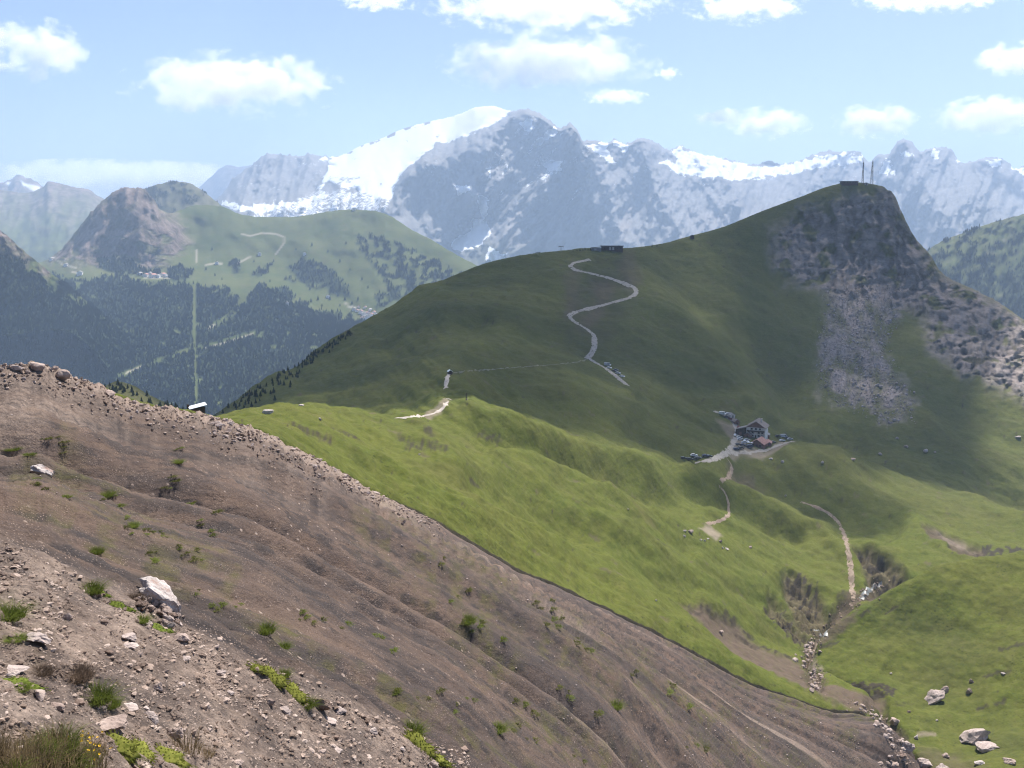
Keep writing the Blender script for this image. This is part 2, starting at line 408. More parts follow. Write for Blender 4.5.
# ------------------------------------------------------------------ terrain: meadow, saddle and the dark hill with its cliff
SIL = [(100, 540, 800), (180, 437, 880), (225, 408, 900), (260, 386, 980), (300, 361, 1050), (340, 336, 1120), (380, 313, 1180), (400, 301, 1210), (430, 286, 1260), (460, 273, 1290), (490, 262, 1320),
       (530, 254, 1350), (570, 250, 1380), (600, 248, 1400), (625, 248, 1410), (660, 244, 1450), (690, 236, 1490), (720, 228, 1520), (760, 212, 1560), (800, 197, 1600), (830, 186, 1620),
       (850, 182, 1630), (872, 184, 1630), (893, 193, 1620), (899, 206, 1610), (914, 236, 1580), (930, 255, 1560), (942, 273, 1530), (975, 290, 1490), (1000, 303, 1450), (1024, 321, 1410), (1100, 372, 1330), (1300, 480, 1200)]
def build_hill():
    px = np.concatenate([np.arange(100, 200, 4.), np.arange(200, 1040, 1.35), np.arange(1040, 1290, 4.)])
    edge = ev(EDGE, px); ed = ev(EDGED, px)
    rg = 1.6 * fbm(px / 17., px * 0 + 9, 4, 18)
    k = sstep(860, 900, px)                                    # right of the stream the valley floor passes under the knoll
    r0 = edge + rg + 5 + 60 * k; d0 = ed + .9
    r1 = edge + rg - .5 + 55 * k; d1 = ed + 2.2
    T = lambda y, d: list(zip(px, y, d))
    rows = [
        T(r0 + 30, d0 - .4), T(r0, d0), T(r1, d1),
        [(100, 470, 200), (220, 424, 210), (270, 424, 225), (330, 430, 265), (450, 470, 300), (560, 535, 345), (700, 612, 375), (768, 650, 385), (815, 668, 400), (870, 655, 470), (924, 640, 500), (1024, 610, 530), (1290, 640, 500)],
        [(100, 480, 300), (190, 428, 300), (222, 416, 305), (250, 409, 315), (290, 403, 345), (330, 401, 370), (365, 407, 385), (400, 418, 395), (450, 432, 400), (560, 482, 440), (700, 555, 470), (800, 612, 500), (835, 620, 515), (870, 591, 540), (940, 580, 575), (1024, 575, 610), (1290, 620, 600)],
        [(100, 500, 400), (220, 450, 430), (290, 425, 430), (330, 418, 430), (365, 415, 440), (400, 411, 460), (430, 403, 475), (450, 398, 480), (470, 400, 480), (500, 410, 480), (560, 438, 510), (700, 520, 560), (800, 562, 590), (850, 536, 640), (885, 530, 660), (920, 531, 680), (960, 538, 680), (1024, 551, 680), (1290, 600, 700)],
        [(100, 520, 550), (220, 440, 650), (300, 404, 640), (380, 404, 560), (420, 401, 545), (450, 397, 545), (500, 402, 575), (560, 415, 600), (640, 442, 650), (700, 466, 680), (800, 503, 690), (850, 508, 720), (920, 506, 760), (1024, 524, 800), (1290, 560, 850)],
        [(100, 530, 700), (220, 418, 800), (300, 380, 820), (380, 376, 760), (450, 373, 645), (500, 373, 705), (560, 368, 800), (620, 384, 860), (700, 430, 810), (750, 441, 835), (800, 445, 850), (830, 446, 865), (880, 462, 890), (920, 474, 900), (1024, 508, 920), (1290, 560, 950)],
        [(100, 535, 790), (220, 411, 875), (300, 368, 950), (380, 346, 960), (450, 338, 880), (560, 346, 960), (620, 356, 1000), (700, 397, 960), (750, 418, 930), (800, 437, 920), (850, 440, 985), (920, 446, 1010), (1024, 460, 1010), (1290, 530, 1010)],
        [(100, 538, 795), (220, 409, 890), (300, 363, 1010), (380, 323, 1120), (450, 302, 1090), (560, 302, 1160), (620, 302, 1190), (700, 332, 1170), (800, 380, 1150), (860, 378, 1200), (940, 382, 1200), (1024, 402, 1150), (1290, 500, 1100)],
        [(100, 539, 798), (222, 408.6, 897), (300, 361.5, 1035), (380, 315, 1165), (450, 282, 1250), (560, 266, 1310), (620, 263, 1330), (700, 272, 1380), (760, 270, 1430), (800, 270, 1470), (860, 276, 1500), (910, 285, 1490), (942, 300, 1440), (1024, 343, 1310), (1290, 490, 1170)],
        SIL,
        [(x, y + 12, d + 60) for x, y, d in SIL], [(x, y + 60, d + 250) for x, y, d in SIL], [(x, y + 260, d + 700) for x, y, d in SIL]]
    sub = [3, 4, 52, 52, 48, 40, 40, 52, 52, 66, 84, 8, 6, 4]
    py, D, t = loft(rows, px, sub)
    PX = np.broadcast_to(px, py.shape).copy(); T_ = np.broadcast_to(t[:, None], py.shape)
    P0 = unproj(PX, py, D); X, Y = P0[..., 0], P0[..., 1]
    # undulations that run down towards the stream
    a = math.radians(32); u = PX * math.cos(a) + py * math.sin(a); v = -PX * math.sin(a) + py * math.cos(a)
    inner = sstep(2., 2.5, T_) * (1 - sstep(10.4, 11., T_))
    low = sstep(2, 2.4, T_) * (1 - sstep(8, 9.5, T_))
    h = 4.2 * fbm(v / 26., u / 150., 4, 71) * low * sstep(200, 420, PX) + 8.0 * pn(v / 48., u / 260., 73) * low * sstep(430, 560, PX)
    def swell(pts, w, amp):
        best = np.full(PX.shape, 1e9); x_ = PX + 4 * fbm(PX / 40., py / 25., 2, 601); y_ = py + 3 * fbm(PX / 40., py / 25., 2, 603)
        for (x0, y0), (x1, y1) in zip(pts[:-1], pts[1:]):
            dx, dy = x1 - x0, y1 - y0; L = dx*dx + dy*dy; tt = np.clip(((x_ - x0) * dx + (y_ - y0) * dy) / L, 0, 1); best = np.minimum(best, np.hypot(x_ - x0 - tt*dx, y_ - y0 - tt*dy))
        return 1.35 * amp * np.exp(-(best / w) ** 2) * sstep(2.1, 2.6, T_)
    h += swell([(560, 455), (590, 466), (656, 491), (729, 503), (795, 530)], 11, -6.5) + swell([(741, 468), (790, 482), (851, 510), (890, 523)], 15, -10) + swell([(632, 424), (650, 434), (690, 458)], 7, -5) + swell([(826, 432), (924, 474), (1024, 510)], 10, -8)
    h += swell([(790, 452), (887, 466), (948, 490), (1024, 527)], 12, 7) + swell([(690, 478), (760, 500), (815, 520), (845, 545)], 9, 5) + swell([(470, 408), (560, 440), (650, 470)], 10, 4) + swell([(500, 455), (600, 500), (690, 530), (770, 575)], 12, 4) + swell([(480, 480), (580, 530), (690, 585)], 12, -3.5) + swell([(700, 556), (760, 580), (800, 605)], 7, 3) + swell([(480, 425), (560, 460), (640, 500), (690, 515)], 9, -3.5)
    h += swell([(742, 408), (790, 426), (832, 440)], 5, -6) + swell([(885, 582), (868, 592), (850, 607), (822, 633), (812, 650), (814, 668), (818, 690)], 7, -4) + swell([(640, 395), (700, 420), (740, 430)], 8, -5) + swell([(470, 380), (560, 385), (640, 410)], 9, 4) + swell([(300, 372), (400, 345), (480, 320)], 12, -7) + swell([(700, 300), (760, 350), (800, 400)], 16, -8) + swell([(640, 280), (700, 340), (760, 400)], 14, 6)
    h += .8 * fbm(X / 14., Y / 14., 4, 75) * inner + 2.5 * fbm(X / 60., Y / 60., 4, 77) * inner * sstep(4, 6, T_)
    h += .35 * fbm(X / 5., Y / 5., 3, 79) * sstep(2, 2.2, T_)
    hill = sstep(7.2, 9, T_) * (1 - sstep(10.6, 11, T_))
    h += 7 * fbm(X / 130., Y / 190., 5, 81) * hill
    # eroded gullies beside the stream
    gul = poly_mask(PX, py, [(784, 572), (800, 575), (822, 600), (832, 622), (822, 632), (800, 622), (786, 600)], 5, 3)
    gul = np.maximum(gul, poly_mask(PX, py, [(770, 590), (800, 620), (815, 634), (806, 636), (780, 615), (765, 600)], 4, 3))
    gul2 = poly_mask(PX, py, [(855, 540), (870, 545), (900, 565), (905, 578), (880, 582), (868, 580), (866, 562)], 4, 3)
    gul3 = poly_mask(PX, py, [(922, 532), (945, 530), (965, 540), (985, 545), (985, 560), (960, 562), (945, 552), (930, 545)], 4, 3)
    h -= 3.5 * 1.5 * gul * (1 + .6 * fbm(X / 6., Y / 6., 4, 83)) + 6 * gul2 * (1 + .6 * fbm(X / 6., Y / 6., 4, 85)) + 3 * gul3 * (1 + .6 * fbm(X / 8., Y / 8., 4, 85))
    strip = poly_mask(PX, py, [(680, 592), (700, 597), (735, 611), (770, 638), (800, 655), (817, 688), (806, 694), (768, 670), (735, 644), (705, 616)], 4, 2)
    h -= 1.6 * strip
    P = P0.copy(); P[..., 2] += h
    # the rocky head: strata and gullies cut into the face (moved along the view so that the outline keeps its place)
    cliff = poly_mask(PX, py, [(772, 235), (800, 212), (835, 200), (868, 192), (893, 192), (940, 272), (985, 296), (1024, 320), (1080, 360), (1080, 420), (1024, 400), (985, 385), (960, 370), (930, 350), (905, 310), (870, 300), (830, 300), (800, 285), (775, 270)], 12, 7, 91, 18)
    cut = (ridged(PX / 30. + py / 90., py / 75., 5, 93) - .45) * 20 + 4 * fbm(PX / 7., py / 9., 4, 95)
    sq = (py + .5 * (PX - 900) + 9 * fbm(PX / 35., py / 30., 4, 97)) / 13.; sq = sq - np.floor(sq); sa = (PX - .5 * py); steps = 8 * (sq ** 3 - .25) * np.clip(.6 + .9 * fbm(sa / 60., (py + .5 * PX) / 16., 2, 98), 0, 1.2)
    qq = (py * 1.0 + .22 * (PX - 860) + 5 * fbm(PX / 30., py / 30., 3, 611)) / 8.5; led = (qq - np.floor(qq)); cut = cut + 10 * (led ** 2 - .4) * np.clip(.5 + fbm(PX / 25., py / 12., 3, 613), 0, 1.3) + 10 * (np.abs(pn(PX / 9. + .6 * fbm(PX / 20., py / 20., 2, 615), py / 34., 617)) * 2 - .5)
    dd = (cut + steps * sstep(900, 960, PX)) * cliff * (1 - sstep(10.75, 11, T_))
    talus = poly_mask(PX, py, [(832, 292), (870, 284), (905, 292), (898, 312), (885, 330), (882, 352), (893, 374), (912, 405), (908, 420), (888, 424), (868, 408), (842, 402), (822, 385), (819, 350), (828, 318)], 10, 9, 99, 14)
    dd += talus * (2 * fbm(PX / 4., py / 3.5, 3, 101) + 5 * fbm(PX / 14., py / 12., 3, 103))
    sc_ = 1 + dd / np.linalg.norm(P, axis=-1)
    P *= sc_[..., None]
    # silhouettes roughness
    P[..., 2] += (T_ > 10.8) * (T_ < 11.6) * cliff * 2.5 * fbm(PX / 5., PX * 0, 4, 105)
    # masks
    earth = np.maximum.reduce([strip, .75 * gul, .75 * gul2, .9 * gul3])
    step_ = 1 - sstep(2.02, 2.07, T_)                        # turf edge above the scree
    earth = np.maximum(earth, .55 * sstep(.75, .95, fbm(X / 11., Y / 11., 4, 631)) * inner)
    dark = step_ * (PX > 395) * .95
    dark = np.maximum(dark, .9 * line_mask(PX + 2 * fbm(PX / 6., py / 6., 3, 6), py + 2 * fbm(PX / 5., py / 5., 3, 8), [(684, 592), (700, 597), (735, 610), (752, 622), (770, 636), (800, 653), (812, 668)], 1.8, 1.6) * np.clip(.6 + 1.5 * fbm(PX / 8., py / 8., 3, 9), 0, 1))
    for pg, w in [([(785, 573), (800, 574), (815, 590), (822, 606), (812, 612), (795, 598), (787, 586)], 3), ([(764, 596), (775, 600), (800, 622), (810, 632), (800, 632), (776, 614)], 3),
                  ([(857, 541), (870, 545), (890, 558), (880, 562), (865, 556)], 2.5), ([(870, 562), (898, 570), (903, 578), (882, 580)], 3), ([(984, 540), (992, 542), (994, 552), (984, 553)], 2)]:
        dark = np.maximum(dark, .95 * sstep(.42, .62, .62 * poly_mask(PX, py, pg, 3.5, w + 1.5, 107, 7) + .5 * fbm(PX / 5., py / 6., 4, 108)))
    for pts in [[(330, 424), (345, 430), (362, 436)], [(370, 445), (384, 451)], [(398, 433), (412, 440)], [(405, 440), (430, 447)], [(424, 436), (434, 443)], [(433, 449), (447, 456)], [(466, 444), (470, 447)],
                [(478, 425), (500, 432)], [(470, 475), (478, 477)], [(690, 597), (700, 601), (735, 611)], [(672, 550), (680, 552)], [(290, 423), (330, 440)], [(780, 537), (784, 540)], [(735, 617), (760, 634)], [(655, 540), (668, 545)]]:
        dark = np.maximum(dark, .8 * line_mask(PX + 3 * fbm(PX / 5., py / 5., 2, 109), py + 2 * fbm(PX / 6., py / 6., 2, 111), pts, 1.6, 1.8) * np.clip(.7 + fbm(PX / 4., py / 4., 3, 113), 0, 1))
    earth = np.maximum(earth, poly_mask(PX, py, [(817, 688), (840, 691), (880, 699), (907, 738), (893, 735), (880, 716), (850, 711), (830, 706), (812, 697)], 3, 2, 137, 9))
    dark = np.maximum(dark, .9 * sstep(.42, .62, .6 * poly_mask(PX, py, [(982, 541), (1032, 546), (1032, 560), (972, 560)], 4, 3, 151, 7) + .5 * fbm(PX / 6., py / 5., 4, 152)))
    dry = hill * .28 + .35 * sstep(5, 7, T_) * (1 - hill)
    dry = np.maximum(dry, .7 * poly_mask(PX, py, [(560, 300), (600, 255), (625, 255), (640, 300), (610, 355), (560, 350)], 14, 6))
    earth = np.maximum(earth, .55 * poly_mask(PX, py, [(590, 278), (615, 282), (612, 300), (590, 330), (578, 325), (596, 300)], 5, 3))
    earth = np.maximum(earth, .6 * poly_mask(PX, py, [(726, 462), (745, 460), (765, 475), (760, 488), (735, 482)], 4, 3))
    for pg in [[(565, 280), (570, 262), (580, 268), (578, 318), (566, 318)], [(620, 270), (622, 250), (634, 252), (640, 288), (632, 300), (624, 290)]]:
        earth = np.maximum(earth, .45 * poly_mask(PX, py, pg, 5, 3))
    pk = np.zeros_like(py)
    pk = np.maximum(pk, .75 * poly_mask(PX, py, [(699, 535), (705, 527), (712, 530), (722, 541), (716, 544), (706, 538)], 2, 1.5))      # bare patch among the white stones
    pk = np.maximum(pk, .7 * poly_mask(PX, py, [(733, 420), (740, 428), (748, 440), (765, 447), (783, 436), (796, 440), (786, 447), (765, 453), (740, 452), (728, 455), (732, 440)], 2.5, 2))
    pk = np.maximum(pk, .6 * poly_mask(PX, py, [(716, 412), (735, 418), (744, 430), (735, 436), (725, 421)], 2, 1))
    pk = np.maximum(pk, .5 * poly_mask(PX, py, [(935, 533), (965, 538), (970, 548), (950, 546)], 3, 3))
    pk = np.maximum(pk, .6 * line_mask(PX, py, [(428, 414), (440, 409), (446, 403)], 4, 3))
    earth = np.maximum(earth, .9 * line_mask(PX + 4 * fbm(PX / 7., py / 7., 3, 1), py, [(885, 582), (868, 592), (850, 607), (822, 633), (812, 650), (814, 668), (818, 690)], 9, 7))
    dark = np.maximum(dark, .7 * line_mask(PX + 5 * fbm(PX / 6., py / 6., 3, 2), py, [(880, 578), (862, 592), (845, 600), (828, 618), (815, 630)], 4, 4) * np.clip(.5 + 1.2 * fbm(PX / 4., py / 4., 3, 4), 0, 1))
    pk = np.maximum(pk, .7 * line_mask(PX + 2 * fbm(PX / 5., py / 5., 2, 1), py, [(822, 633), (813, 650), (814, 668), (818, 686)], 4, 4) * (np.clip(.6 + fbm(PX / 4., py / 4., 3, 3), 0, 1)))
    rock = cliff * np.clip(.95 - .8 * sstep(.15, .6, fbm(PX / 22., py / 16., 4, 115)), 0, 1)
    gpatch = poly_mask(PX, py, [(880, 318), (905, 305), (925, 312), (925, 350), (905, 372), (888, 350)], 8, 5, 117)
    rock *= 1 - .85 * gpatch
    band = poly_mask(PX, py, [(955, 362), (985, 350), (1030, 335), (1040, 345), (1000, 360), (965, 372)], 3, 3, 119, 9)
    dark = np.maximum(dark, .75 * band)
    m1 = np.stack([rock, earth, talus * np.clip(.75 + .8 * fbm(PX / 13. , py / 20., 4, 621), .15, 1) * (1 - .3 * sstep(.2, .6, fbm(PX / 9., py / 9., 4, 121))), np.zeros_like(py)], -1)
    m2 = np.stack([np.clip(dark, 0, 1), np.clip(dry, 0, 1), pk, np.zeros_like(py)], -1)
    Fc = grid_faces(*py.shape)
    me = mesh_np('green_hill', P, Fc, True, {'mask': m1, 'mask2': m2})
    bv = BVHTree.FromPolygons([tuple(x) for x in P.reshape(-1, 3).tolist()], Fc.tolist())
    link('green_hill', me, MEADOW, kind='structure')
    return bv

# ------------------------------------------------------------------ terrain: the knoll at lower right
def build_knoll():
    px = np.arange(796, 1330, 1.6)
    SK = [(796, 690, 417), (812, 660, 425), (820, 640, 432), (835, 626, 440), (868, 602, 455), (900, 583, 465), (940, 566, 475), (980, 558, 485), (1024, 553, 490), (1330, 545, 470)]
    rows = [
        [(796, 720, 402), (820, 705, 396), (850, 735, 378), (880, 755, 352), (905, 780, 335), (930, 810, 318), (960, 835, 300), (1024, 860, 262), (1330, 900, 200)],
        [(796, 700, 404), (820, 688, 400), (850, 705, 384), (880, 722, 362), (905, 746, 344), (930, 772, 325), (960, 795, 306), (1024, 810, 275), (1330, 850, 215)],
        [(796, 695, 408), (820, 672, 406), (850, 682, 396), (880, 690, 388), (905, 700, 382), (960, 720, 368), (1024, 730, 350), (1330, 740, 300)],
        [(796, 692, 412), (820, 652, 421), (850, 640, 430), (905, 640, 430), (960, 640, 425), (1024, 640, 412), (1330, 640, 370)],
        SK, [(x, y + 6, d + 12) for x, y, d in SK], [(x, y + 50, d + 70) for x, y, d in SK], [(x, y + 120, d + 110) for x, y, d in SK]]
    py, D, t = loft(rows, px, [14, 44, 44, 56, 6, 6, 4])
    PX = np.broadcast_to(px, py.shape).copy(); T_ = np.broadcast_to(t[:, None], py.shape)
    P = unproj(PX, py, D); X, Y = P[..., 0], P[..., 1]
    inn = sstep(.3, 1.6, T_)
    P[..., 2] -= 3.2 * poly_mask(PX, py, [(838, 691), (860, 690), (885, 698), (887, 712), (905, 736), (905, 752), (880, 735), (850, 715), (836, 705)], 5, 2, 137, 9)
    P[..., 2] += inn * (1.7 * fbm(X / 32., Y / 32., 4, 131) + .3 * fbm(X / 5., Y / 5., 4, 133) + .7 * fbm((X - Y) / 10., (X + Y) / 50., 3, 135))
    earth = np.zeros_like(py); dark = earth.copy(); pk = earth.copy()
    earth = np.maximum(earth, poly_mask(PX, py, [(838, 690), (860, 690), (885, 700), (884, 712), (905, 738), (905, 750), (880, 735), (850, 715), (838, 705)], 4, 3, 137, 9))
    earth = np.maximum(earth, .8 * poly_mask(PX, py, [(815, 642), (835, 620), (858, 613), (855, 622), (835, 638), (822, 646)], 4, 3, 137, 9))
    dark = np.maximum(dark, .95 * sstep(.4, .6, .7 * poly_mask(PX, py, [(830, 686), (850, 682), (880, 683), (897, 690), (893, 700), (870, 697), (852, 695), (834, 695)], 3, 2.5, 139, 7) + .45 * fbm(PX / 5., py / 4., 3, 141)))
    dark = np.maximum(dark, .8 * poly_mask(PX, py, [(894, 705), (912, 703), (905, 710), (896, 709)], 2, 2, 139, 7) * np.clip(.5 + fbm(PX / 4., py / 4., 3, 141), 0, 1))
    for pts in [[(823, 632), (840, 617)], [(860, 617), (868, 612)], [(886, 610), (896, 604)], [(820, 648), (838, 642)], [(978, 708), (988, 706)], [(996, 705), (1004, 703)], [(1000, 648), (1024, 644)], [(985, 675), (1010, 671)]]:
        dark = np.maximum(dark, .75 * line_mask(PX + 2 * fbm(PX / 5., py / 5., 2, 109), py + 2 * fbm(PX / 6., py / 6., 2, 111), pts, 1.5, 1.8))
    pk = np.maximum(pk, .9 * line_mask(PX + 3 * fbm(PX / 6., py / 6., 2, 1), py + 2 * fbm(PX / 6., py / 6., 2, 9), [(815, 690), (818, 678), (812, 668), (806, 655)], 10, 6) * np.clip(.5 + fbm(PX / 4., py / 4., 3, 3), 0, 1))
    pk = np.maximum(pk, .8 * line_mask(PX + 3 * fbm(PX / 6., py / 6., 2, 1), py, [(880, 724), (900, 742), (905, 758), (890, 775)], 8, 6) * np.clip(.6 + fbm(PX / 4., py / 4., 3, 3), 0, 1))
    pk = np.maximum(pk, .6 * line_mask(PX, py, [(918, 737), (935, 735)], 1.5, 1.5))
    earth = np.maximum(earth, .5 * poly_mask(PX, py, [(920, 750), (950, 752), (985, 768), (980, 790), (920, 790)], 6, 5))
    dry = np.clip(.15 + .5 * fbm(X / 40., Y / 40., 4, 143), 0, .8) * inn
    m1 = np.stack([0 * py, earth, 0 * py, 0 * py], -1); m2 = np.stack([np.clip(dark, 0, 1), dry * .6, pk, 0 * py], -1)
    Fc = grid_faces(*py.shape)
    me = mesh_np('knoll', P, Fc, True, {'mask': m1, 'mask2': m2})
    bv = BVHTree.FromPolygons([tuple(x) for x in P.reshape(-1, 3).tolist()], Fc.tolist())
    link('grassy_knoll', me, MEADOW, kind='structure')
    return bv

# ------------------------------------------------------------------ far valley with its forest, green alp and brown peak
VSIL = [(-320, 250, 5200), (0, 262, 5200), (40, 262, 5200), (60, 250, 5100), (80, 226, 5050), (95, 208, 5000), (107, 197, 5000), (115, 191, 5000), (123, 187.5, 5000), (132, 188, 5000), (141, 188, 5000), (150, 195, 5000), (156, 203, 5000),
        (162, 211, 5050), (172, 213, 5200), (180, 210, 5300), (198, 205, 5400), (220, 206, 5450), (240, 214, 5450), (262, 217, 5450), (290, 217, 5450), (308, 215, 5450), (325, 212, 5400), (350, 209.5, 5350), (375, 211, 5300), (388, 215, 5250),
        (400, 222, 5200), (412, 230, 5100), (430, 239, 5000), (450, 251, 4900), (480, 267, 4800), (540, 292, 4700), (620, 330, 4600)]
FOREST = [[(-330, 285), (0, 272), (25, 268), (50, 275), (90, 283), (105, 275), (130, 278), (150, 282), (180, 283), (200, 288), (222, 288), (238, 293), (240, 303), (232, 312), (240, 305), (250, 292), (262, 285), (272, 290), (285, 297), (300, 303), (312, 311), (330, 314), (352, 317), (365, 325), (350, 340), (320, 372), (260, 400), (230, 440), (-330, 470)],
          [(288, 268), (300, 260), (318, 262), (334, 272), (346, 285), (352, 296), (340, 298), (325, 290), (306, 285), (296, 280)], [(272, 288), (285, 287), (294, 295), (292, 300), (275, 295)], [(352, 238), (375, 232), (400, 245), (440, 262), (470, 278), (440, 290), (400, 300), (375, 310), (370, 300), (385, 285), (370, 262)],
          [(92, 262), (110, 255), (135, 262), (150, 270), (168, 268), (150, 277), (110, 274)], [(168, 268), (180, 266), (195, 270), (188, 280), (168, 280)], [(229, 262), (238, 262), (240, 271), (232, 273)], [(248, 276), (262, 268), (272, 264), (272, 267), (258, 276), (252, 279)], [(283, 276), (298, 280), (296, 284), (284, 280)]]
def build_valley():
    px = np.arange(-320, 620, 1.8)
    rows = [
        [(-320, 620, 2300), (0, 560, 2400), (200, 540, 2500), (400, 520, 2600), (620, 520, 2700)],
        [(-320, 430, 2700), (0, 430, 2750), (200, 425, 2850), (300, 420, 2950), (400, 400, 3050), (620, 420, 3100)],
        [(-320, 340, 3500), (0, 345, 3550), (200, 345, 3600), (300, 340, 3650), (400, 345, 3700), (620, 380, 3700)],
        [(-320, 285, 4250), (0, 284, 4300), (100, 283, 4300), (200, 288, 4300), (260, 288, 4300), (320, 313, 4150), (360, 320, 4100), (420, 318, 4100), (500, 330, 4100), (620, 350, 4100)],
        [(-320, 275, 4600), (0, 272, 4600), (50, 268, 4600), (100, 262, 4600), (150, 266, 4650), (200, 268, 4700), (260, 266, 4750), (320, 275, 4600), (380, 288, 4450), (420, 293, 4400), (500, 305, 4350), (620, 340, 4300)],
        [(-320, 262, 4900), (0, 264, 4900), (40, 264, 4900), (70, 252, 4850), (100, 232, 4800), (130, 228, 4780), (160, 238, 4850), (200, 238, 5100), (260, 240, 5100), (320, 240, 5000), (380, 248, 4850), (420, 264, 4700), (500, 290, 4550), (620, 335, 4500)],
        VSIL, [(x, y + 8, d + 120) for x, y, d in VSIL], [(x, y + 60, d + 900) for x, y, d in VSIL]]
    py, D, t = loft(rows, px, [6, 50, 44, 16, 24, 36, 6, 4])
    PX = np.broadcast_to(px, py.shape).copy(); T_ = np.broadcast_to(t[:, None], py.shape)
    X = unproj(PX, py, D)[..., 0]
    peak = poly_mask(PX, py, [(50, 262), (75, 230), (100, 195), (125, 180), (145, 182), (163, 208), (180, 222), (190, 240), (175, 262), (150, 270), (110, 268), (70, 270)], 9, 5, 151, 14)
    body = sstep(.5, 1.5, T_) * (1 - sstep(5.6, 6, T_))
    D2 = D + body * (45 * fbm(PX / 45., py / 40., 3, 153) + 6 * fbm(PX / 12., py / 12., 3, 155))
    D2 -= peak * (1 - sstep(5.7, 6, T_)) * 70 * (ridged(PX / 24. + py / 60., py / 60., 5, 157) - .4)
    py2 = py + (np.abs(T_ - 6) < .5) * peak * 2.2 * fbm(PX / 4., PX * 0, 3, 159) + (np.abs(T_ - 6) < .5) * (1 - peak) * .5 * fbm(PX / 6., PX * 0, 3, 161)
    P = unproj(PX, py2, D2 * 1.05)
    fo = np.zeros_like(py)
    for k, pg in enumerate(FOREST): fo = np.maximum(fo, poly_mask(PX, py, pg, 2, 3.5 if k else 4.5, 163 + k, 10) * (sstep(-.25, .15, fbm(PX / 9., py / 7., 4, 190)) if k == 3 else sstep(-.95, -.5, fbm(PX / 14., py / 8., 3, 191))))
    clear = line_mask(PX, py, [(194, 286), (194, 330), (196, 405)], 1.4, 1.4)
    for pts, w in [([(118, 378), (140, 366), (150, 363), (170, 357), (190, 349), (215, 344), (240, 337), (254, 333)], 2.6), ([(210, 327), (220, 322), (234, 312), (240, 303), (246, 295)], 3.5)]:
        clear = np.maximum(clear, line_mask(PX, py, pts, w, 1.8) * np.clip(.75 + fbm(PX / 9., py / 9., 2, 165), 0, 1))
    fo = fo * (1 - clear)
    bare = np.zeros_like(py)
    for pts, w in [([(276, 254), (284, 243), (284, 237), (276, 234), (262, 233), (250, 236), (242, 234)], 1.3), ([(196, 262), (196, 250)], 1.6), ([(206, 265), (216, 263), (222, 264)], 1.6), ([(238, 263), (246, 259), (250, 257)], 1.6), ([(30, 250), (36, 246), (50, 246)], 2),
                   ([(52, 256), (62, 264), (76, 268)], 1.5), ([(72, 272), (82, 273)], 2), ([(126, 373), (142, 366)], 1.4), ([(206, 348), (240, 338), (252, 334)], 1.2), ([(209, 328), (214, 325)], 3), ([(345, 304), (362, 311), (372, 318)], 2.2), ([(144, 278), (170, 278)], 1.2)]:
        bare = np.maximum(bare, .85 * line_mask(PX, py, pts, w * .6, .9))
    mask = np.stack([peak * np.clip(1.1 - .8 * sstep(.1, .6, fbm(PX / 20., py / 10., 4, 167) + (py - 240) / 50.), 0, 1), fo, bare, 0 * py], -1)
    Fc = grid_faces(*py.shape)
    me = mesh_np('valley', P, Fc, True, {'mask': mask})
    link('far_valley', me, VALLEY, kind='structure')
    bv = BVHTree.FromPolygons([tuple(x) for x in P.reshape(-1, 3).tolist()], Fc.tolist())
    return bv, PX, py2, P, fo

def simple_range(name, sil, foot, px, seed, amp, mat, mask_fn, sub=(60, 6, 4), jag=1., objname='mountain', mid=None, rs=18.):
    rows = [foot] + ([mid] if mid else []) + [sil, [(x, y + 8, d * 1.02) for x, y, d in sil], [(x, y + 50, d * 1.15) for x, y, d in sil]]
    sub = list(sub)
    if mid: sub = [sub[0] // 2, sub[0] // 2] + sub[1:]
    py, D, t = loft(rows, px, sub)
    PX = np.broadcast_to(px, py.shape).copy(); T_ = np.broadcast_to(t[:, None], py.shape); S = len(rows) - 3
    D2 = D - amp * (ridged(PX / rs + py / (rs * 3), py / (rs * 2.5), 5, seed) - .5) * (1 - .75 * sstep(S - .25, S, T_)) * sstep(0, .3, T_)
    D2 = D2 - .25 * amp * fbm(PX / (rs * .3), py / (rs * .4), 3, seed + 3) * (T_ < S)
    py2 = py + jag * fbm(PX / 5., PX * 0, 4, seed + 7) * np.exp(-((T_ - S) / .12) ** 2)
    P = unproj(PX, py2, D2 * (1.3 if sil[0][2] > 8000 else 1.05))
    Fc = grid_faces(*py.shape)
    mk = mask_fn(PX, py, T_); me = mesh_np(name, P, Fc, True, {'mask': mk})
    if objname in ('left_spur', 'right_slope', 'wooded_ridge'): RANGES.append((objname, P, mk[..., 1] * (T_ < S + .02)))
    return link(objname, me, mat, kind='structure')

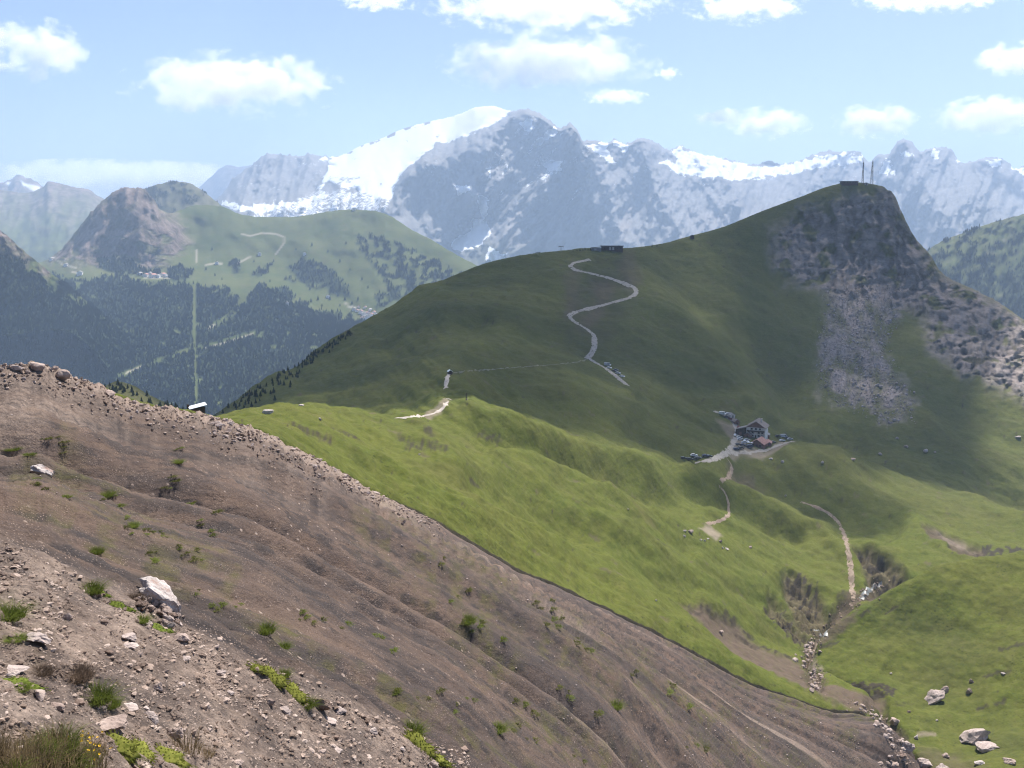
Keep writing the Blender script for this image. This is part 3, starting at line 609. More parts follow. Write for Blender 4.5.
RANGES = []
def build_backdrop():
    Z4 = lambda PX, *a: np.stack(a, -1)
    # darker ridge behind the brown peak
    sil = [(90, 240, 6600), (120, 205, 6600), (145, 189, 6600), (158, 184.5, 6600), (170, 182, 6600), (185, 182, 6600), (200, 189, 6600), (218, 203, 6600), (240, 222, 6600), (280, 250, 6600)]
    simple_range('ridge', sil, [(90, 262, 5800), (280, 262, 5800)], np.arange(90, 280, 1.6), 201, 60, VALLEY, lambda X, Y, T: np.stack([.35 + 0 * X, .55 * sstep(-.2, .4, fbm(X / 20, Y / 10, 3, 5)), 0 * X, 0 * X], -1), objname='wooded_ridge', jag=.8)
    # left ranges
    sil = [(-330, 150, 8600), (-120, 190, 8600), (-40, 193, 8600), (0, 190, 8600), (25, 193, 8500), (44, 186, 8500), (48, 181, 8500), (58, 183, 8500), (70, 186, 8500), (80, 188, 8500), (88, 189, 8500), (95, 194, 8500), (104, 199, 8500), (130, 215, 8500), (170, 240, 8500)]
    simple_range('r2', sil, [(-330, 275, 5900), (0, 268, 5900), (170, 262, 5900)], np.arange(-330, 170, 1.7), 211, 130, VALLEY, lambda X, Y, T: np.stack([np.clip((235 - Y) / 60 + .4 * fbm(X / 15, Y / 15, 3, 7), 0, 1), .5 * sstep(.0, .5, fbm(X / 18, Y / 9, 3, 9) + (Y - 225) / 60), 0 * X, 0 * X], -1), jag=.8, objname='left_mountain')
    sil = [(-330, 200, 11500), (-60, 192, 11500), (-10, 186, 11500), (0, 183, 11500), (10, 180, 11500), (16, 175.5, 11500), (22, 175, 11500), (26, 178, 11500), (30, 178, 11500), (36, 182, 11500), (44, 187, 11500), (60, 200, 11500), (90, 220, 11500)]
    snow = lambda X, Y, T: np.stack([.95 + 0 * X, 0 * X, 0 * X, np.maximum.reduce([poly_mask(X, Y, [(19, 180), (27, 184), (40, 187), (42, 191), (34, 191), (24, 186)], 1.2, 1), poly_mask(X, Y, [(0, 195), (10, 193), (10, 197), (0, 199)], 1.2, 1), poly_mask(X, Y, [(6, 183), (11, 182), (10, 186)], 1., 1)])], -1)
    simple_range('r3', sil, [(-330, 250, 9200), (90, 245, 9200)], np.arange(-330, 90, 1.5), 221, 160, VALLEY, snow, jag=1.4, objname='far_left_peak', rs=12.)
    # pale blue ridge, very far
    sil = [(170, 205, 16500), (196, 190, 16500), (204, 183, 16500), (214, 174, 16500), (222, 167, 16500), (228, 165, 16500), (240, 167, 16500), (250, 165, 16500), (300, 160, 16500), (420, 170, 16500)]
    simple_range('r4', sil, [(170, 235, 14500), (420, 235, 14500)], np.arange(170, 420, 2.), 231, 150, VALLEY, lambda X, Y, T: np.stack([.9 + 0 * X, .3 + 0 * X, 0 * X, 0 * X], -1), jag=.8, objname='farthest_ridge')
    # near spur at the left edge
    sil = [(-330, 70, 3000), (-150, 130, 3050), (-60, 185, 3150), (0, 230, 3250), (12, 240, 3270), (24, 251, 3300), (40, 264, 3330), (56, 277, 3380), (80, 296, 3450), (110, 322, 3500), (150, 370, 3500)]
    simple_range('r5', sil, [(-330, 330, 2750), (0, 335, 3000), (60, 330, 3150), (150, 420, 3250)], np.arange(-330, 150, 1.7), 241, 60, VALLEY, lambda X, Y, T: np.stack([np.clip(1.1 - 1.1 * sstep(-14, 14, Y - 258 - .35 * (X - 20) + 14 * fbm(X / 14, Y / 14, 3, 3)), 0, 1), sstep(-8, 10, Y - 264 - .55 * (X - 20) + 12 * fbm(X / 14, Y / 14, 3, 11)), 0 * X, 0 * X], -1), jag=1.0, objname='left_spur')
    # right-hand forest slope
    sil = [(820, 420, 4300), (880, 300, 4250), (918, 262, 4200), (932, 247, 4200), (960, 234, 4150), (985, 225, 4100), (1005, 219, 4100), (1024, 214, 4050), (1100, 180, 3950), (1340, 80, 3800)]
    simple_range('r6', sil, [(820, 500, 3200), (930, 330, 3300), (1024, 340, 3250), (1340, 330, 3100)], np.arange(820, 1340, 1.7), 251, 90, VALLEY, lambda X, Y, T: np.stack([.15 * sstep(.2, .6, fbm(X / 20, Y / 16, 3, 5)), np.clip(.55 + .9 * fbm(X / 16., Y / 9., 4, 253) + (Y - 262) / 70., 0, 1) * (1 - poly_mask(X, Y, [(985, 283), (1005, 279), (1008, 282), (988, 286)], 1.5, 1)), 0 * X, 0 * X], -1), jag=.7, objname='right_slope')

def build_massif():
    px = np.arange(190, 1345, 1.25)
    S = [(190, 214), (205, 206), (219, 197), (226, 189), (232, 180), (242, 172), (252, 165), (260, 158), (267, 154), (276, 154), (285, 155), (300, 156), (310, 154), (322, 156), (330, 157), (345, 154), (360, 146), (380, 139), (400, 130), (412, 126), (432, 121),
         (450, 117), (462, 113), (477, 107), (492, 106), (512, 111), (525, 109), (537, 112), (547, 118), (554, 124), (560, 128), (565, 126), (571, 123.5), (577, 130), (584, 141), (595, 140), (605, 143), (615, 140), (627, 144), (635, 140), (642, 138), (655, 142), (670, 150),
         (680, 146), (690, 150), (705, 155), (720, 158), (740, 162), (755, 165), (768, 161), (780, 164), (795, 162), (813, 155), (828, 151), (845, 152), (858, 151), (864, 157), (870, 162), (878, 155), (889, 154), (895, 145), (904, 139), (912, 143), (916, 147), (921, 152),
         (928, 149), (943, 147), (953, 151), (958, 160), (965, 163), (975, 161), (990, 157), (1005, 160), (1015, 169), (1024, 166), (1060, 150), (1120, 165), (1200, 140), (1345, 160)]
    sd = lambda x: float(np.interp(x, [190, 250, 330, 420, 500, 571, 640, 720, 860, 905, 1024, 1345], [9300, 9200, 9300, 9000, 8700, 8600, 8900, 9500, 9700, 9300, 9100, 9000]))
    sil = [(x, y, sd(x)) for x, y in S]
    rows = [[(190, 320, 6000), (400, 330, 5900), (500, 330, 6500), (800, 330, 6600), (1345, 330, 6300)],
            [(190, 262, 6500), (400, 265, 6350), (450, 266, 6900), (500, 268, 7150), (600, 262, 7250), (700, 255, 7300), (860, 255, 7500), (1000, 265, 7000), (1345, 265, 6900)],
            [(190, 222, 7600), (300, 212, 7100), (385, 212, 6950), (420, 216, 7300), (450, 222, 7650), (520, 215, 7800), (600, 212, 7850), (700, 212, 8000), (800, 212, 8300), (880, 218, 8000), (960, 210, 7900), (1345, 210, 7900)],
            [(190, 216, 8600), (230, 200, 8350), (300, 190, 8050), (340, 178, 8000), (400, 160, 8000), (430, 158, 7900), (450, 162, 7950), (485, 155, 7950), (515, 160, 8250), (571, 165, 8350), (640, 172, 8500), (700, 178, 8700), (800, 182, 8950), (860, 182, 9050), (905, 172, 8850), (960, 178, 8600), (1024, 185, 8600), (1345, 180, 8500)],
            sil, [(x, y + 6, d + 150) for x, y, d in sil], [(x, y + 50, d + 1200) for x, y, d in sil]]
    py, D, t = loft(rows, px, [20, 50, 50, 60, 5, 4])
    PX = np.broadcast_to(px, py.shape).copy(); T_ = np.broadcast_to(t[:, None], py.shape)
    keep = (1 - .8 * sstep(3.75, 4, T_)) * (T_ < 4.01) * sstep(0, .4, T_)
    glac = poly_mask(PX, py, [(318, 160), (345, 150), (400, 124), (450, 110), (490, 98), (515, 108), (505, 116), (488, 126), (470, 134), (446, 142), (428, 150), (416, 162), (404, 170), (397, 186), (390, 198), (380, 196), (360, 190), (335, 184), (318, 186), (322, 176), (334, 166)], 4, 3, 301, 12)
    slab = poly_mask(PX, py, [(245, 214), (275, 205), (320, 188), (395, 188), (390, 212), (330, 220), (250, 222)], 6, 3, 303, 12)
    smoothf = 1 - .85 * np.maximum(glac, .6 * slab)
    dd = -380 * (ridged(PX / 58. + py / 130., py / 110., 3, 311) - .5) - 90 * (ridged(PX / 22. - py / 70., py / 60., 5, 313) - .5) - 30 * fbm(PX / 6., py / 7., 4, 315)
    def tent(pts, w, hgt):
        best = np.full(PX.shape, 1e9)
        for (x0, y0), (x1, y1) in zip(pts[:-1], pts[1:]):
            dx, dy = x1 - x0, y1 - y0; L = dx*dx + dy*dy
            tt = np.clip(((PX - x0) * dx + (py - y0) * dy) / L, 0, 1); best = np.minimum(best, np.hypot(PX - x0 - tt*dx, py - y0 - tt*dy))
        return -1.9 * hgt * np.clip(1 - best / w, 0, 1)
    wx = 5 * fbm(PX / 20., py / 20., 3, 317)
    PXs = PX; PX = PX + wx
    big = tent([(571, 124), (560, 160), (535, 200), (500, 245), (480, 270)], 60, 520) + tent([(571, 124), (592, 165), (612, 205), (622, 250)], 40, 330) + tent([(525, 108), (520, 135), (505, 160), (488, 190)], 34, 300) \
        + tent([(642, 138), (650, 175), (668, 215), (690, 250)], 42, 330) + tent([(904, 139), (915, 170), (935, 200), (960, 240)], 48, 420) + tent([(420, 160), (402, 185), (392, 215), (400, 245)], 26, 260) + tent([(880, 165), (868, 200), (860, 240)], 30, 260) \
        + tent([(975, 161), (985, 190), (1010, 230)], 40, 330) + tent([(720, 165), (735, 200), (755, 240)], 45, 260) + tent([(810, 170), (800, 205), (790, 240)], 45, 280) + tent([(267, 154), (262, 180), (240, 205)], 30, 220) + tent([(310, 155), (303, 175), (290, 200)], 22, 180)
    # the tall shaded wall below the ice edge faces left
    wall = poly_mask(PX, py, [(392, 200), (404, 172), (420, 160), (445, 150), (470, 142), (500, 122), (510, 118), (498, 150), (480, 185), (470, 215), (448, 245), (420, 255), (395, 245)], 7, 3, 319, 15)
    wallD = wall * ((PX - 392) * -8.)
    PX = PXs
    su = .64 * PX - .77 * py; sv = .77 * PX + .64 * py
    cw = np.exp(-((PX - 535) / 75.) ** 2)
    streak = (1 - glac) * (-190 * (ridged(sv / 12., su / 60., 4, 361) - .5) * cw - 240 * (ridged(PX / 19. + py / 60., py / 110., 4, 363) - .5) * (1 - cw)) * (1 - .7 * wall) * sstep(.8, 1.5, T_)
    ledge = (py + .35 * PX + 6 * fbm(PX / 25., py / 25., 3, 365)) / 9.; ledge = ledge - np.floor(ledge)
    streak = streak + 25 * (ledge ** 2 - .33) * (1 - glac) * np.clip(fbm(PX / 30., py / 20., 3, 367) + .4, 0, 1)
    D2 = D + keep * (smoothf * dd + big * (1 - glac) + wallD * .9 * (1 - glac) + streak)
    py2 = py + 2.6 * fbm(PX / 4.5, PX * 0, 4, 321) * np.exp(-((T_ - 4) / .1) ** 2) * (1 - .8 * sstep(330, 360, PX) * (1 - sstep(495, 515, PX)))
    P = unproj(PX, py2, D2 * 1.5)
    snow = 1.15 * glac * (1 - .5 * sstep(160, 192, py)) * np.clip(1.15 - .5 * sstep(.15, .7, fbm(PX / 16., py / 7., 4, 339)), 0, 1) + .55 * slab
    for pg, s in [([(542, 161), (563, 161), (561, 170), (548, 171)], 1.2), ([(454, 185), (471, 185), (470, 192), (460, 194)], 1.2), ([(479, 196), (488, 196), (489, 213), (481, 216), (477, 208)], 1.1), ([(472, 220), (484, 218), (487, 228), (493, 232), (478, 246), (460, 252), (450, 247), (456, 238), (470, 232)], 1.), ([(529, 151), (537, 138), (556, 126), (556, 133), (541, 144)], 1.1),
                  ([(586, 144), (604, 142), (611, 155), (619, 166), (605, 161), (595, 152)], 1.), ([(614, 141), (630, 145), (626, 153), (618, 150)], .9), ([(660, 160), (669, 168), (678, 173), (690, 172), (690, 152), (679, 146), (676, 162)], 1.1),
                  ([(668, 150), (690, 150), (720, 158), (745, 164), (780, 166), (813, 157), (850, 153), (863, 156), (862, 161), (848, 166), (820, 168), (790, 174), (745, 180), (700, 178), (668, 172), (690, 168)], .82), ([(884, 158), (893, 162), (886, 176), (880, 172)], 1.), ([(890, 170), (895, 170), (895, 175), (891, 175)], 1.),
                  ([(929, 150), (941, 148), (940, 160), (932, 158)], .75), ([(984, 158), (1003, 162), (1003, 168), (990, 166)], .8), ([(898, 152), (912, 150), (918, 156), (905, 158)], .7), ([(520, 122), (535, 118), (534, 130), (522, 134)], .8), ([(486, 168), (492, 165), (492, 178), (488, 178)], .75), ([(955, 156), (965, 160), (960, 164)], .8), ([(220, 200), (250, 205), (300, 200), (330, 190), (320, 200), (260, 214), (225, 208)], .75),
                  ([(490, 245), (510, 258), (500, 264), (485, 262)], .8), ([(1010, 168), (1024, 166), (1040, 170), (1024, 176)], .8), ([(535, 178), (560, 168), (545, 184)], .6)]:
        snow = np.maximum(snow, s * poly_mask(PX, py, pg, 2.0, 3.2, 331, 7))
    snow = snow * np.clip(1. - .25 * sstep(.1, .7, fbm(PX / 9., py / 6., 4, 335)), 0, 1)
    rim_ = line_mask(PX, py, [(330, 157), (345, 154), (360, 146), (380, 139), (400, 130), (412, 126), (432, 121)], 2.5, 2.5) * sstep(-.15, .25, fbm(PX / 9., py / 5., 3, 337)); snow = snow * (1 - .9 * rim_)
    snow = np.maximum(snow, .36 * sstep(0, .6, fbm(PX / 30., py / 14., 4, 333)) * (1 - sstep(185, 215, py)))
    snow = np.maximum(snow, .54 * sstep(.05, .5, pn(sv / 5., su / 26., 371)) * cw * (1 - sstep(195, 225, py)) * sstep(0, .3, fbm(PX / 22., py / 16., 3, 373) + .15))
    tal = np.maximum.reduce([poly_mask(PX, py, [(606, 243), (622, 222), (626, 200), (628, 186), (634, 190), (633, 215), (626, 240), (616, 250)], 2.5, 2, 341), .8 * poly_mask(PX, py, [(900, 240), (930, 225), (960, 232), (985, 245), (960, 262), (925, 262)], 7, 5, 343), .7 * poly_mask(PX, py, [(520, 240), (560, 232), (600, 238), (610, 252), (560, 256), (520, 256)], 5, 5, 345), .6 * poly_mask(PX, py, [(690, 215), (740, 205), (800, 210), (840, 220), (830, 238), (760, 236), (700, 235)], 8, 6, 347), .6 * poly_mask(PX, py, [(505, 225), (530, 195), (545, 180), (520, 222), (510, 240)], 4, 3, 349)])
    past = sstep(238, 262, py + 9 * fbm(PX / 25., py / 12., 3, 351)) * .8
    Fc = grid_faces(*py.shape)
    me = mesh_np('massif', P, Fc, True, {'mask': np.stack([np.clip(snow, 0, 1.3), tal, past, 0 * py], -1)})
    link('snowy_massif', me, mat_massif(), kind='structure')

MEADOW = mat_meadow(); VALLEY = mat_valley()
BV_S = build_scree(); BV_H = build_hill(); BV_K = build_knoll()
BV_V, V_PX, V_PY, V_P, V_FO = build_valley()
build_backdrop(); build_massif()
# base sheet far below everything, out to the horizon
gb = NT('lowland'); base_mat = gb.done(gb.mix(gb.noise(gb.pos(), .002, 5), (.03, .045, .02), (.06, .07, .03)))
gx = np.linspace(-22000, 22000, 45); gy = np.linspace(-3000, 24000, 45)
GX, GY = np.meshgrid(gx, gy)
link('ground', mesh_np('ground', np.stack([GX, GY, np.full_like(GX, -1250) + 60 * fbm(GX / 4000, GY / 4000, 3, 5)], -1), grid_faces(45, 45)), base_mat, kind='structure')

def hit(px, py, bvs=None):
    best = None; d = ray(px, py)
    for b in (bvs or (BV_S, BV_H, BV_K)):
        r = b.ray_cast(Vector((0, 0, 0)), d)
        if r[0] is not None and (best is None or r[3] < best[3]): best = r
    return best
def drop(x, y, bvs=None, top=3000):
    best = None
    for b in (bvs or (BV_S, BV_H, BV_K)):
        r = b.ray_cast(Vector((x, y, top)), Vector((0, 0, -1)))
        if r[0] is not None and (best is None or r[0].z > best.z): best = r[0]
    return best
# ------------------------------------------------------------------ camera, sun, sky, air
cam = bpy.data.cameras.new('camera'); co = bpy.data.objects.new('camera', cam); C.objects.link(co)
cam.sensor_width = 36; cam.lens = 36; cam.clip_start = .1; cam.clip_end = 2e5
co.location = (0, 0, 0); co.rotation_euler = (math.pi / 2 - PITCH, 0, 0); sc.camera = co
SUN_EL, SUN_AZ = math.radians(52), math.radians(22)          # ahead of the viewer and to the right
sunv = Vector((math.sin(SUN_AZ) * math.cos(SUN_EL), math.cos(SUN_AZ) * math.cos(SUN_EL), math.sin(SUN_EL)))
sl = bpy.data.lights.new('sun', 'SUN'); sl.energy = 4.6; sl.angle = math.radians(.53); sl.color = (1, .955, .88)
so = bpy.data.objects.new('sun', sl); C.objects.link(so); so.rotation_euler = (-sunv).to_track_quat('-Z', 'Y').to_euler(); so.location = (200, 200, 900)
w = bpy.data.worlds.new('World'); sc.world = w; w.use_nodes = True
bg = w.node_tree.nodes['Background']; sky = w.node_tree.nodes.new('ShaderNodeTexSky'); sky.sky_type = 'NISHITA'; sky.sun_disc = False
sky.sun_elevation = SUN_EL; sky.sun_rotation = SUN_AZ; sky.altitude = 2400; sky.air_density = 1.; sky.dust_density = 7.0; sky.ozone_density = 4.0
w.node_tree.links.new(sky.outputs[0], bg.inputs[0]); bg.inputs[1].default_value = SKY_STR

def box_mesh(name, lo, hi):
    me = bpy.data.meshes.new(name); bm = bmesh.new()
    bmesh.ops.create_cube(bm, size=1)
    for v in bm.verts: v.co = Vector([lo[i] + (v.co[i] + .5) * (hi[i] - lo[i]) for i in range(3)])
    bm.to_mesh(me); bm.free(); return me
hm = bpy.data.materials.new('mountain_air'); hm.use_nodes = True; hn = hm.node_tree; hn.nodes.clear()
ho = hn.nodes.new('ShaderNodeOutputMaterial'); hp = hn.nodes.new('ShaderNodeVolumePrincipled')
hp.inputs['Color'].default_value = HAZE_COL; hp.inputs['Density'].default_value = HAZE_D; hp.inputs['Anisotropy'].default_value = HAZE_G
hn.links.new(hp.outputs[0], ho.inputs['Volume'])
HAZE_TOP = 1720.
link('haze', box_mesh('haze', (-23000, -3500, -1400), (23000, 25000, HAZE_TOP)), hm, kind='stuff')

# ------------------------------------------------------------------ clouds
def mat_cloud(name, dens, seed, ax=1., flat=.8, rough=.66, cover=.55, puff=2.2):
    m = bpy.data.materials.new(name); m.use_nodes = True; g = NT.__new__(NT); g.m = m; g.t = m.node_tree; g.t.nodes.clear(); g.out = g.t.nodes.new('ShaderNodeOutputMaterial')
    co = g.n('TexCoord').outputs['Object']
    sep = g.n('SeparateXYZ', Vector=co)
    zz = g.math('MAXIMUM', sep.outputs[2], g.math('MULTIPLY', sep.outputs[2], -1 / flat))   # flatter below
    x, y = sep.outputs[0], sep.outputs[1]
    r2 = g.math('ADD', g.math('ADD', g.math('MULTIPLY', x, x), g.math('MULTIPLY', y, y)), g.math('MULTIPLY', zz, zz))
    fall = g.math('SUBTRACT', 1., g.math('SQRT', r2))
    n1 = g.noise(g.mapv(co, loc=(seed * 3.1, seed * 1.7, seed * .9), scale=(ax, ax * .7, .8)), puff, 9, rough, .3)
    s = g.math('ADD', fall, g.math('MULTIPLY', g.math('SUBTRACT', n1, cover + .035), 5.2))
    d = g.math('MULTIPLY', g.n('MapRange', Value=s, **{'From_Min': .0, 'From_Max': .55}).outputs[0], dens, True if False else False)
    v = g.n('VolumePrincipled'); v.inputs['Color'].default_value = (1, 1, 1, 1); v.inputs['Anisotropy'].default_value = .45
    g.t.links.new(d, v.inputs['Density']); g.t.links.new(v.outputs[0], g.out.inputs['Volume'])
    try: m.cycles.volume_step_rate = .6
    except Exception: pass
    return m
CLOUDS = [  # px, py, half width px, half height px, distance, label, density factor, cover
    (36, 52, 48, 30, 13500, 'compact white cumulus high above the far left mountains', 1., .50),
    (235, 86, 108, 30, 13000, 'long flat white cumulus above the left shoulder of the snowy massif', 1., .52),
    (548, 64, 104, 27, 19500, 'large white cumulus directly above the snowy summit', .5, .50),
    (616, 97, 34, 8, 15500, 'thin sliver of cloud below the large summit cumulus', .5, .52),
    (545, 6, 125, 20, 21000, 'broad bright cloud cut by the top edge above the summit', .6, .52),
    (745, 8, 62, 15, 21000, 'wispy cloud at the top edge right of the summit', .6, .53),
    (935, -2, 75, 12, 21000, 'faint cloud bank along the top edge at the upper right', .7, .52),
    (375, 2, 34, 9, 21000, 'small cloud scrap at the top edge left of the summit', .7, .52),
    (768, 124, 42, 15, 16500, 'small white cumulus over the right-hand snowfield', .9, .50),
    (722, 118, 26, 10, 17500, 'tiny cloud puff beside the cumulus over the snowfield', .7, .50),
    (876, 122, 42, 17, 15500, 'small domed cumulus above the twin masts', .9, .50),
    (992, 117, 60, 19, 15000, 'long white cloud low over the right-hand peaks', .9, .50),
    (1012, 60, 36, 17, 13500, 'white cloud cut by the right edge of the view', .9, .50),
    (668, 74, 16, 6, 15000, 'speck of cloud right of the large summit cumulus', .6, .52),
    (120, 180, 150, 18, 34000, 'pale cloud bank lying behind the brown rocky peak', 1.2, .50)]
for k, (px, py, hw, hh, D, label, df, cover) in enumerate(CLOUDS):
    if D < 26000: D = max(D, 1800 * FPX / (HY - py - 1.35 * hh))
    c = unproj(px, py, D); s = D / FPX
    me = bpy.data.meshes.new('cloud'); bm = bmesh.new(); bmesh.ops.create_icosphere(bm, subdivisions=3, radius=1.25); bm.to_mesh(me); bm.free()
    o = link('cloud', me, mat_cloud('cloud_vapour', df * 6. / (hh * s * 2), k + 1.3, cover=cover, ax=max(1., .55 * hw / hh), puff=1.55))
    o.location = c; o.scale = (hw * s * .86, hw * s * .6, hh * s * .92); tag(o, label, 'cloud', 'clouds in the blue sky')

# the cloud overhead whose shadow lies on the hill
def overhead_cloud(foot, alt, thick, soft, seed, dens, label):
    """foot: ground outline of the shadow as world points; the cloud hangs up-sun of it at altitude alt"""
    pts = np.array([[p[0] + sunv.x / sunv.z * (alt - p[2]), p[1] + sunv.y / sunv.z * (alt - p[2])] for p in foot])
    lo = pts.min(0) - soft * 2; hi = pts.max(0) + soft * 2; n = 130
    GX, GY = np.meshgrid(np.linspace(lo[0], hi[0], n), np.linspace(lo[1], hi[1], n))
    wx = GX + soft * .9 * fbm(GX / (soft * 3), GY / (soft * 3), 4, seed); wy = GY + soft * .9 * fbm(GX / (soft * 3), GY / (soft * 3), 4, seed + 9)
    m = 1 - sstep(-soft, soft, sdist(wx, wy, [tuple(p) for p in pts]))
    edge = np.minimum.reduce([GX - lo[0], hi[0] - GX, GY - lo[1], hi[1] - GY]); m *= sstep(0, soft * .5, edge)
    nb = fbm(GX / 130., GY / 130., 5, seed + 3)
    top = thick * m * np.clip(.75 + .5 * nb, .1, 2) ** 1.2; bot = -.18 * thick * m * np.clip(.8 + .4 * fbm(GX / 90., GY / 90., 4, seed + 5), .1, 2)
    Vt = np.stack([GX, GY, alt + top + .05], -1).reshape(-1, 3); Vb = np.stack([GX, GY, alt + bot - .05], -1).reshape(-1, 3)
    Ft = grid_faces(n, n); i = np.arange(n * n).reshape(n, n); nn = n * n
    rim = np.concatenate([i[0, :], i[1:, -1], i[-1, -2::-1], i[-2:0:-1, 0]]); r2 = np.roll(rim, -1)
    Fs = np.stack([rim, rim + nn, r2 + nn, r2], -1)
    me = mesh_np('cloud', np.concatenate([Vt, Vb]), np.concatenate([Ft, Ft[:, ::-1] + nn, Fs]))
    mm = bpy.data.materials.new('cloud_vapour_dense'); mm.use_nodes = True; nt = mm.node_tree; nt.nodes.clear()
    oo = nt.nodes.new('ShaderNodeOutputMaterial'); pv = nt.nodes.new('ShaderNodeVolumePrincipled'); pv.inputs['Color'].default_value = (1, 1, 1, 1); pv.inputs['Density'].default_value = dens
    nt.links.new(pv.outputs[0], oo.inputs['Volume'])
    o = link('cloud', me, mm); tag(o, label, 'cloud', 'clouds overhead'); return o
def foot_pts(lst): return [tuple(unproj(x, y, d)) for x, y, d in lst]
SHADOW = foot_pts([(150, 440, 800), (235, 412, 800), (330, 398, 680), (400, 394, 600), (450, 391, 560), (500, 398, 560), (560, 424, 590), (640, 456, 650), (690, 470, 690), (735, 476, 720), (775, 468, 780), (800, 446, 840), (850, 448, 880), (905, 452, 930), (960, 452, 960),
                    (975, 440, 1000), (960, 405, 1120), (985, 360, 1260), (1000, 320, 1420), (980, 250, 1650), (700, 180, 1800), (400, 210, 1700), (150, 300, 1500), (80, 400, 1100)])
overhead_cloud(SHADOW, 1420., 210., 38., 401, .0078, 'broad cumulus overhead that shades the hill')
SH2 = foot_pts([(742, 478, 725), (790, 474, 770), (850, 486, 790), (900, 502, 790), (925, 520, 770), (880, 528, 715), (830, 512, 690), (780, 500, 690)])
overhead_cloud(SH2, 1440., 100., 20., 421, .012, 'small cloud scrap overhead in front of the broad cumulus')
# ------------------------------------------------------------------ rocks
ICO = {}
def ico(sub):
    if sub not in ICO:
        bm = bmesh.new(); bmesh.ops.create_icosphere(bm, subdivisions=sub, radius=1)
        ICO[sub] = (np.array([v.co[:] for v in bm.verts]), np.array([[v.index for v in f.verts] for f in bm.faces])); bm.free()
    return ICO[sub]
def rock_verts(seed, sub=3, asp=(1, .75, .6), planes=13, noise=.05, sharp=26):
    r = np.random.default_rng(seed); V, Fc = ico(sub)
    n = r.normal(size=(planes, 3)); n /= np.linalg.norm(n, axis=1)[:, None]; d = r.uniform(.55, 1., planes)
    c = np.maximum(V @ n.T, 1e-3) / d[None]
    rad = 1 / (np.sum(c ** sharp, axis=1) ** (1 / sharp)); rad = np.minimum(rad, 1.5)
    rad = rad * (1 + noise * fbm(V[:, 0] * 2.3 + seed, V[:, 1] * 2.3 + V[:, 2] * 1.7, 4, seed))
    return V * rad[:, None] * np.array(asp), Fc
def rock_mesh(seed, mat, smooth=False, **k):
    V, Fc = rock_verts(seed, **k); me = mesh_np('rock', V, Fc, smooth); me.materials.append(mat); return me
PALE = mat_rock('pale_dolomite', (.25, .195, .175), (.52, .425, .38), 1.6)
PINK = mat_rock('pink_grey_rock', (.22, .16, .135), (.50, .39, .335), 2.2)
BROWN = mat_rock('brown_rock', (.11, .075, .06), (.28, .20, .16), 2.2)
WHITE = mat_rock('white_limestone', (.30, .25, .23), (.60, .53, .495), 3.2, (.30, .20, .165))
GREYT = mat_rock('grey_talus', (.24, .205, .195), (.46, .395, .37), 1.2)

def put_rock(px, py, wpx, hpx, label, mat, name='boulder', cat='boulder', seed=None, bvs=None, rz=None, tilt=0., sink=.25, sub=3, depth=.8, group=None, planes=12, noise=.06, lump=None, fwd=0.):
    r = hit(px, py + hpx * .35, bvs)
    if r is None: return None
    p = r[0]; s = p.y / FPX
    seed = seed if seed is not None else int(px * 7 + py)
    me = rock_mesh(seed, mat, asp=(wpx * s * .5, wpx * s * .5 * depth, hpx * s * .52), sub=sub, planes=planes, noise=noise)
    o = link(name, me); o.location = p + Vector((0, fwd, hpx * s * (.5 - sink)))
    o.rotation_euler = (0, tilt, rz if rz is not None else random.uniform(-.4, .4))
    tag(o, label, cat, group); return o

HB, KB, SB = (BV_H,), (BV_K,), (BV_S,)
BOULDERS = [
    (934, 696, 24, 13, 'long pale boulder lying downhill beside a round one on the green knoll', PALE, -.55), (945, 688, 9, 10, 'rounded grey boulder touching the long pale one on the green knoll', PALE, 0),
    (969, 690, 6, 9, 'lower stone of the two small upright ones on the green knoll', PALE, -.5), (971, 680, 5, 7, 'upper stone of the two small upright ones on the green knoll', PINK, -.4),
    (974, 735, 32, 14, 'largest pale boulder of the pair low on the knoll, long and flat', PALE, -.25), (984, 745, 24, 11, 'flat pinkish boulder just below the largest one on the knoll', PALE, -.05),
    (945, 755, 8, 7, 'small pale block in the grass left of the flat pink boulder', PALE, 0), (979, 762, 10, 6, 'low whitish stone in the grass at the bottom edge below the flat boulder', WHITE, 0),
    (924, 761, 19, 15, 'blocky white topped boulder at the bottom edge beside the gully', PALE, 0), (942, 768, 16, 14, 'domed pale boulder cut by the bottom edge of the view', PALE, 0), (906, 745, 20, 13, 'wide pale slab perched at the end of the grey scree', PALE, 0),
    (902, 754, 11, 10, 'dark brown block under the wide slab at the scree end', BROWN, 0), (895, 720, 14, 10, 'pinkish boulder on the far bank of the brown gully', PINK, .3), (916, 737, 5, 5, 'tiny white stone at the start of the thin path on the knoll', WHITE, 0),
    (1010, 760, 13, 9, 'brown streaked boulder near the lower right corner', PINK, 0), (1003, 673, 5, 2.5, 'small white stone high on the right of the knoll', WHITE, 0), (891, 673, 3, 2.4, 'lone white pebble on the bright grass above the gully', WHITE, 0), (893, 765, 12, 10, 'tilted pink slab in the stream bed at the bottom edge', PINK, -.5),
    (880, 763, 8, 6, 'low pink stone beside the tilted slab in the stream bed', PINK, 0), (909, 711, 4, 3, 'small dark stone under the turf scar on the knoll', BROWN, 0), (937, 720, 3, 2, 'pebble in the grass under the long pale boulder', WHITE, 0)]
for px, py, w_, h_, lab, m, tl in BOULDERS:
    put_rock(px, py, w_ * 1.3, h_ * .95, lab, PINK if m is PALE and px % 2 else m, bvs=(BV_K, BV_S, BV_H), tilt=tl, rz=0., planes=30, noise=.2, sink=.3)
